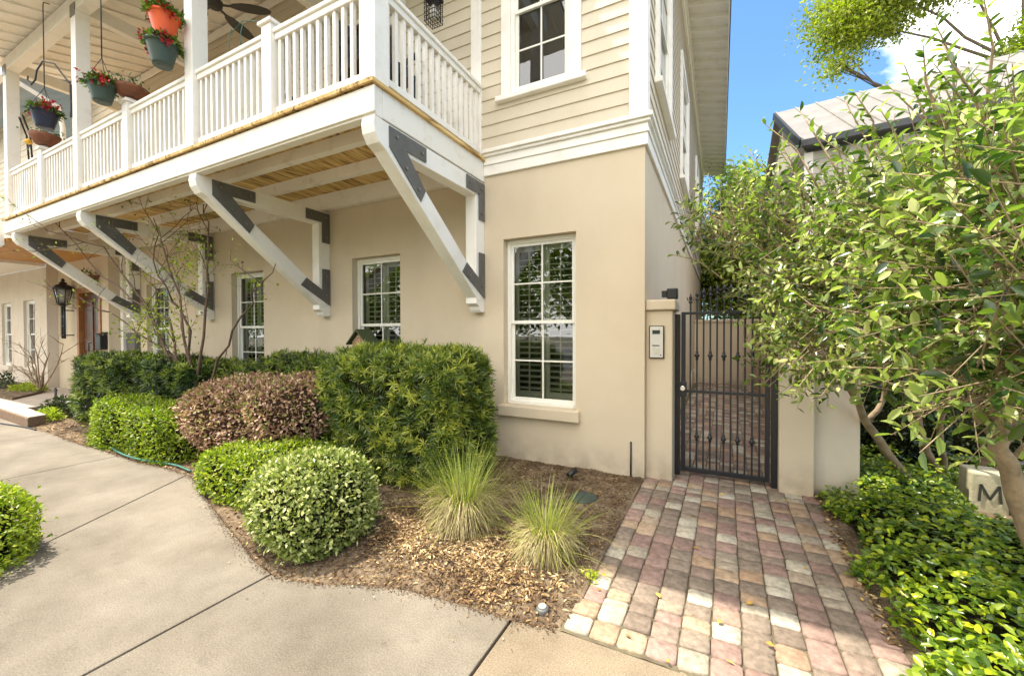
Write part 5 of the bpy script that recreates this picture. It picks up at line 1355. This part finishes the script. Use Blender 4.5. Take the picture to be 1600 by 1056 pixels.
def twig_cloud(lobes, nt, per, L, name, m, root, up=.5, twig_r=.003, anchor=(1.2, 3.4, 1.6), Wr=.44, tb=0.0):
    """short leafy twigs pointing outward, leaves alternate along each twig"""
    P0, d, ci = lobes_sample(lobes, nt, .68)
    D = unit(d * .8 + rng.normal(0, .45, (nt, 3)) + [0, 0, up * .6] + unit(P0 - np.array(anchor)) * .5)
    Ls, Ps, As, Ns, Ts = [], [], [], [], []
    tl = rng.uniform(.10, .26, nt)
    tt0 = np.clip(rng.beta(1.2, 1.5, nt) + lump(P0, 2.5, 1.0) * .15 + tb, 0, 1)
    for j in range(per):
        f = (j + .6) / per
        side = unit(np.cross(D, rng.normal(0, 1, (nt, 3))))
        P = P0 + D * (tl * f)[:, None]
        A = unit(D * .55 + side * 1.0)
        N = unit(np.cross(A, np.cross(np.array([0, 0, 1.0]) + rng.normal(0, .55, (nt, 3)), A)))
        Ps.append(P); As.append(A); Ns.append(N); Ls.append(L * rng.uniform(.6, 1.2, nt)); Ts.append(tt0 + rng.normal(0, .12, nt))
    P = np.concatenate(Ps); A = np.concatenate(As); N = np.concatenate(Ns); Lx = np.concatenate(Ls); Tt = np.concatenate(Ts)
    leaves(name, P, A, N, Lx, Lx * Wr * rng.uniform(.85, 1.15, len(Lx)), T_BROAD, Tt, m, root)
    # twigs: three sided sticks
    a = unit(np.cross(D, rng.normal(0, 1, (nt, 3)))); b = np.cross(D, a); V = np.zeros((nt, 2, 3, 3)); back = .16
    for k in range(3):
        o = a * math.cos(k * 2.094) + b * math.sin(k * 2.094)
        V[:, 0, k] = P0 - D * back + o * twig_r; V[:, 1, k] = P0 + D * tl[:, None] + o * twig_r * .5
    base = np.arange(nt) * 6
    F = np.concatenate([np.stack([base + k, base + (k + 1) % 3, base + 3 + (k + 1) % 3, base + 3 + k], -1) for k in range(3)])
    np_mesh('twigs', V.reshape(-1, 3), F, None, M['bark'], root)
twig_cloud(lobes, 6300, 5, .062, 'leaves', M['lf_cam'], cam_t, tb=.14)
# long shoots standing out of the crown
shoots = [((.55, 3.5, 2.45), (.37, 3.6, 2.91)), ((.62, 3.5, 2.5), (.27, 3.6, 3.12)), ((.7, 3.3, 2.5), (.48, 3.4, 3.05)), ((.95, 2.7, 2.5), (.84, 2.6, 2.90)), ((1.05, 2.6, 2.5), (.98, 2.45, 2.95)),
          ((.3, 3.7, 2.35), (-.10, 3.75, 2.75)), ((.1, 3.8, 2.2), (-.36, 3.95, 2.62)), ((.0, 3.8, 2.0), (-.40, 3.95, 2.25)), ((.8, 3.1, 2.5), (.68, 3.0, 2.92)), ((1.1, 3.0, 2.7), (.98, 2.9, 3.15)), ((.55, 3.2, 1.5), (.24, 3.0, 1.22)), ((.6, 3.0, 1.4), (.36, 2.8, 1.18)),
          ((.6, 3.4, 1.6), (.2, 3.2, 1.45)), ((1.0, 2.3, 1.5), (.80, 2.1, 1.22)), ((.95, 2.3, 2.3), (.78, 2.2, 2.62)), ((1.25, 2.7, 2.8), (1.2, 2.6, 3.2)), ((.45, 3.7, 2.4), (.15, 3.8, 2.9))]
for _ in range(15):
    x = random.uniform(.35, 1.15); y = 3.9 - 1.3 * (x - .3); z0 = 2.40
    shoots.append(((x + .1, y, z0), (x + random.uniform(-.2, .05), y - random.uniform(0, .15), z0 + random.uniform(.30, .62))))
Ps, As, Ns, Ls = [], [], [], []
for a, b in shoots:
    a = Vector(a); b = Vector(b); mid = a.lerp(b, .5) + Vector((random.uniform(-.04, .04), random.uniform(-.04, .04), .04)); path = [a, mid, b]
    mb = MB(); mb.tube([a, a.lerp(mid, .5), mid, mid.lerp(b, .5), b], [.007, .006, .005, .004, .0025], 5); mb.build('shoot', M['bark'], cam_t)
    for j in range(15):
        f = .12 + .88 * j / 14; p = a.lerp(mid, f * 2) if f < .5 else mid.lerp(b, f * 2 - 1); d = (b - a).normalized()
        s = d.cross(Vector((random.uniform(-1, 1), random.uniform(-1, 1), random.uniform(-1, 1)))).normalized()
        Ps.append(p); As.append(s + d * .7); Ns.append(Vector((0, 0, 1)) + Vector((random.uniform(-.5, .5), random.uniform(-.5, .5), 0))); Ls.append(random.uniform(.045, .075))
Ls = np.array(Ls)
leaves('shoot_leaves', np.array([tuple(p) for p in Ps]), np.array([tuple(p) for p in As]), np.array([tuple(p) for p in Ns]), Ls, Ls * .42, T_BROAD, rng.beta(3, 2.4, len(Ls)), M['lf_cam'], cam_t)

# bare shrub in front of the dark hedge ------------------------------------
bare = empty('bare_shrub', (-7.05, 3.25, 0), 'nearly leafless arching shrub with thin dark branches rising from the dark hedge', 'shrub')
tips = []
def grow(mb, p, d, L, r, depth):
    n = 5; pts = [p]; q = p.copy(); dd = d.copy()
    for i in range(n):
        dd = (dd + Vector((random.gauss(0, .13), random.gauss(0, .10), random.gauss(0.02, .10)))).normalized(); q = q + dd * L / n; pts.append(q.copy())
        if depth > 0 and random.random() < .62:
            s = dd.cross(Vector((random.gauss(0, 1), random.gauss(0, 1), random.gauss(0, 1)))).normalized()
            grow(mb, q.copy(), (dd * .75 + s * .75).normalized(), L * random.uniform(.35, .6), r * .5, depth - 1)
        if depth <= 1: tips.append(q.copy())
    mb.tube(pts, [r * (1 - .6 * i / n) for i in range(n + 1)], 5)
mains = [[(-7.00, 3.3, .3), (-7.69, 3.25, 1.75), (-9.42, 3.1, 2.50), (-11.14, 2.9, 3.8)], [(-7.05, 3.3, .3), (-7.3, 3.3, 1.9), (-8.08, 3.3, 2.45), (-8.15, 3.3, 3.4)],
         [(-6.95, 3.3, .3), (-6.69, 3.3, 1.92), (-6.5, 3.25, 2.92), (-6.49, 3.2, 3.35)], [(-6.95, 3.3, .3), (-6.3, 3.3, 1.19), (-5.7, 3.35, 1.97), (-5.2, 3.4, 2.45)],
         [(-7.1, 3.3, .3), (-7.6, 3.3, 1.2), (-9.6, 3.2, 1.9), (-10.4, 3.1, 2.2)], [(-7.0, 3.3, .3), (-6.9, 3.2, 1.6), (-7.2, 3.1, 2.6), (-7.4, 3.0, 3.2)], [(-7.05, 3.3, .4), (-8.2, 3.2, 2.0), (-9.4, 3.1, 3.0), (-10.2, 2.5, 3.35)]]
mb = MB()
for mpts in mains:
    p = wob(mpts, 4, .05); n = len(p); mb.tube(p, [.022 * (1 - .75 * i / (n - 1)) for i in range(n)], 6)
    for q, q2 in zip(p[3:], p[4:]):
        d = (q2 - q).normalized()
        if random.random() < .6: grow(mb, q, (d * .6 + Vector((random.gauss(0, .6), random.gauss(0, .3), random.gauss(.15, .5)))).normalized(), random.uniform(.4, .9), .007, 2)
mb.build('branches', M['twig'], bare)
tp = np.array([tuple(t) for t in tips]); sel = rng.integers(0, len(tp), 520); P = tp[sel] + rng.normal(0, .03, (520, 3))
cl = np.array([[-8.0, 3.2, 1.9], [-7.5, 3.25, 1.5], [-6.9, 3.2, 2.6], [-8.3, 3.2, 1.6]])[rng.integers(0, 4, 620)] + rng.normal(0, 1, (620, 3)) * [.30, .12, .20]
P = np.vstack([P, cl]); k = len(P)
leaves('leaves', P, rng.normal(0, 1, (k, 3)), rng.normal(0, 1, (k, 3)), rng.uniform(.04, .07, k), rng.uniform(.02, .036, k), T_FOLD, rng.beta(3, 2, k), M['lf_lime'], bare)
dead = rng.integers(0, len(tp), 160); P = tp[dead]
leaves('dead_leaves', P, rng.normal(0, 1, (160, 3)), rng.normal(0, 1, (160, 3)), rng.uniform(.03, .05, 160), rng.uniform(.015, .03, 160), T_FOLD, rng.random(160) * .3, M['lf_lorop'], bare)

# small planting by the entry
tw = empty('leafless_shrub', (-14.0, 3.55, .2), 'small leafless twiggy shrub against the pale wall left of the entry', 'shrub')
tips = []; mb = MB()
for i in range(9): grow(mb, Vector((-14.0 + random.uniform(-.08, .08), 3.5, .2)), Vector((random.gauss(0, .35), random.gauss(0, .2), 1)).normalized(), random.uniform(.7, 1.3), .018, 2)
mb.build('branches', M['bark'], tw)
def low_plant(name, c, r, h, n, m, label, tb=0.0, L=.05):
    root = empty(name, (c[0], c[1], c[2]), label, 'plant'); d = unit(rng.normal(0, 1, (n, 3))); d[:, 2] = np.abs(d[:, 2])
    P = np.array(c) + d * np.array([r[0], r[1], h]) * rng.random((n, 1)) ** .4
    leaves('foliage', P, d + rng.normal(0, .5, (n, 3)), rng.normal(0, .5, (n, 3)) + [0, 0, 1], rng.uniform(.6, 1.3, n) * L, rng.uniform(.4, .6, n) * L, T_FOLD, rng.beta(2, 2, n) + tb, m, root)
    return root
low_plant('low_shrub', (-10.95, 3.05, .05), (.75, .30), .30, 900, M['lf_dark'], 'low dark plant beside the porch step left of the hedges', .2, .07)
low_plant('low_shrub', (-10.55, 2.72, .03), (.42, .16), .20, 500, M['lf_lime'], 'low yellow-green plant at the corner of the porch step', .2, .06)
low_plant('entry_plant', (-14.6, 3.45, .2), (.8, .3), .16, 500, M['lf_lime'], 'pale yellow-green plant in the bed below the recessed windows', .2, .07)
low_plant('entry_plant', (-15.6, 3.3, .2), (.3, .2), .40, 300, M['lf_dark'], 'dark upright plant at the far left edge of the entry bed', 0, .08)
bp = empty('path_stake', (-12.2, 3.25, .17), 'short dark garden stake beside the low dark plant', 'stake')
mb = MB(); mb.tube([(-11.6, 3.1, .05), (-11.62, 3.1, .48)], .02, 6); mb.tube([(-11.70, 3.1, .44), (-11.54, 3.1, .44)], .012, 6); mb.build('stake', M['black'], bp)

# hedge and azaleas beyond the camellia
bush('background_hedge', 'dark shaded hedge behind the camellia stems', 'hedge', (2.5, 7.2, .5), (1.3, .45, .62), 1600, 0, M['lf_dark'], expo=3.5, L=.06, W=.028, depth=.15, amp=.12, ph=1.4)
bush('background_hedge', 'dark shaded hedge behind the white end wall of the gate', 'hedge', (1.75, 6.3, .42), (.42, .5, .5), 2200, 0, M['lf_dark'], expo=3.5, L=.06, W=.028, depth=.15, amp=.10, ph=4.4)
def azalea(c, r, label, n=600):
    root = empty('azalea_bush', (c[0], c[1], 0), label, 'shrub', 'red azaleas behind the camellia')
    d = unit(rng.normal(0, 1, (n, 3))); d[:, 2] = np.abs(d[:, 2])
    P = np.array(c) * [1, 1, 0] + d * np.array([r, r, c[2] + .1])
    leaves('foliage', P, d + rng.normal(0, .6, (n, 3)), d, rng.uniform(.04, .08, n), rng.uniform(.02, .035, n), T_FOLD, rng.random(n), M['lf_dark'], root)
    k = n // 3; d = unit(rng.normal(0, 1, (k, 3))); d[:, 2] = np.abs(d[:, 2]); P = np.array(c) * [1, 1, 0] + d * np.array([r, r, c[2] + .14])
    P = np.repeat(P, 3, 0) + rng.normal(0, .012, (k * 3, 3))
    leaves('flowers', P, rng.normal(0, 1, (k * 3, 3)), rng.normal(0, 1, (k * 3, 3)), np.full(k * 3, .06), np.full(k * 3, .045), T_FOLD, rng.random(k * 3), M['azalea'], root)
azalea((2.7, 8.1, .95), .45, 'red flowering azalea seen through the camellia, left of the two')
azalea((3.35, 7.6, .85), .5, 'red flowering azalea seen through the camellia at the right edge')

# background trees -----------------------------------------------------------
def tree(name, label, base, h, r, lobes, n, L, m, group='trees behind the houses', lean=(0, 0)):
    root = empty(name, base, label, 'tree', group)
    b = Vector(base); top = b + Vector((lean[0], lean[1], h))
    mb = MB(); p = wob([b, b.lerp(top, .35), b.lerp(top, .7), top], 4, r * .35); k = len(p)
    mb.tube(p, [r * (1 - .75 * i / (k - 1)) for i in range(k)], 10)
    for (c, hh, w) in lobes:
        st = b.lerp(top, random.uniform(.45, .9)); q = wob([st, st.lerp(Vector(c), .55) + Vector((0, 0, .3)), Vector(c)], 3, .12); kk = len(q)
        mb.tube(q, [r * .38 * (1 - .8 * i / (kk - 1)) for i in range(kk)], 6)
        for _ in range(7):
            e = Vector(c) + Vector((random.uniform(-.8, .8) * hh[0], random.uniform(-.8, .8) * hh[1], random.uniform(-.8, .8) * hh[2]))
            q = wob([Vector(c).lerp(st, .25), Vector(c).lerp(e, .6), e], 2, .08); kk = len(q); mb.tube(q, [r * .13 * (1 - .7 * i / (kk - 1)) for i in range(kk)], 4)
    mb.build('trunk', M['trunk_bg'], root)
    # clumped leaves: clump centres through each lobe, leaves round each clump
    nc = n // 40
    C, d, ci = lobes_sample(lobes, nc, .55)
    cs = rng.uniform(.22, .5, nc)
    P = np.repeat(C, 40, 0) + rng.normal(0, 1, (nc * 40, 3)) * np.repeat(cs, 40)[:, None] * [1, 1, .6]
    k = len(P)
    tt = np.repeat(rng.beta(2, 2, nc), 40) * .6 + rng.random(k) * .4
    leaves('crown', P, rng.normal(0, 1, (k, 3)), rng.normal(0, .6, (k, 3)) + [0, 0, .8], rng.uniform(.6, 1.3, k) * L, rng.uniform(.4, .6, k) * L, T_FOLD, tt, m, root)
    return root
tree('spring_tree', 'yellow-green tree at the far end of the passage, between the two houses', (.8, 19, 0), 6.5, .22,
     [((.9, 18.5, 5.2), (1.5, 1.5, 2.0), 1), ((-.2, 19, 3.4), (1.2, 1.2, 1.4), 1), ((1.7, 19.5, 4.2), (1.6, 1.4, 1.8), 1), ((.7, 18.8, 7.4), (.9, 1, .9), .8), ((.6, 18, 2.6), (1.3, 1, 1.1), 1), ((.2, 17.5, 4.6), (1.2, 1, 1.6), 1), ((1.0, 17.5, 6.2), (1.1, 1, 1.2), 1)], 40000, .15, M['lf_tree'])
tree('oak_tree', 'oak with a leafy branch hanging into the sky above the neighbouring roof', (12.5, 28, 0), 17, .22,
     [((6.2, 26.5, 17.0), (2.2, 2.0, 1.5), 1), ((7.2, 27.2, 18.9), (3.2, 2.5, 1.8), 1), ((5.2, 26, 14.9), (.9, .9, .8), .7), ((9.5, 27, 20), (3, 3, 2.5), 1)], 30000, .22, M['lf_oak'])
tree('maple_tree', 'bright yellow-green treetop above the neighbouring roof at the right edge', (13.5, 27, 0), 11, .3,
     [((12.2, 26, 12.6), (2.3, 2.2, 1.9), 1), ((14.5, 27, 14.0), (3, 3, 2.4), 1), ((10.4, 26, 11.3), (1.5, 1.4, 1.2), .9)], 34000, .22, M['lf_tree'])
# woods across the street behind the viewer, mirrored in the window panes
nc = 2600
C = np.stack([rng.uniform(-52, 10, nc), rng.normal(-15, 1.6, nc), rng.uniform(.3, 1, nc)], -1)
C[:, 2] = C[:, 2] * (7.5 + 1.8 * np.sin(C[:, 0] * .55) + 1.2 * np.sin(C[:, 0] * 1.3 + 1))
P = np.repeat(C, 22, 0) + rng.normal(0, .45, (nc * 22, 3)); k = len(P)
P[:, 2] = np.maximum(P[:, 2], .1)
tag(leaves('woods', P, rng.normal(0, 1, (k, 3)), rng.normal(0, .6, (k, 3)) + [0, .3, .8], rng.uniform(.25, .5, k), rng.uniform(.12, .25, k), T_FOLD, np.repeat(rng.beta(2, 2, nc), 22) * .7 + rng.random(k) * .3, M['lf_tree']), kind='stuff')
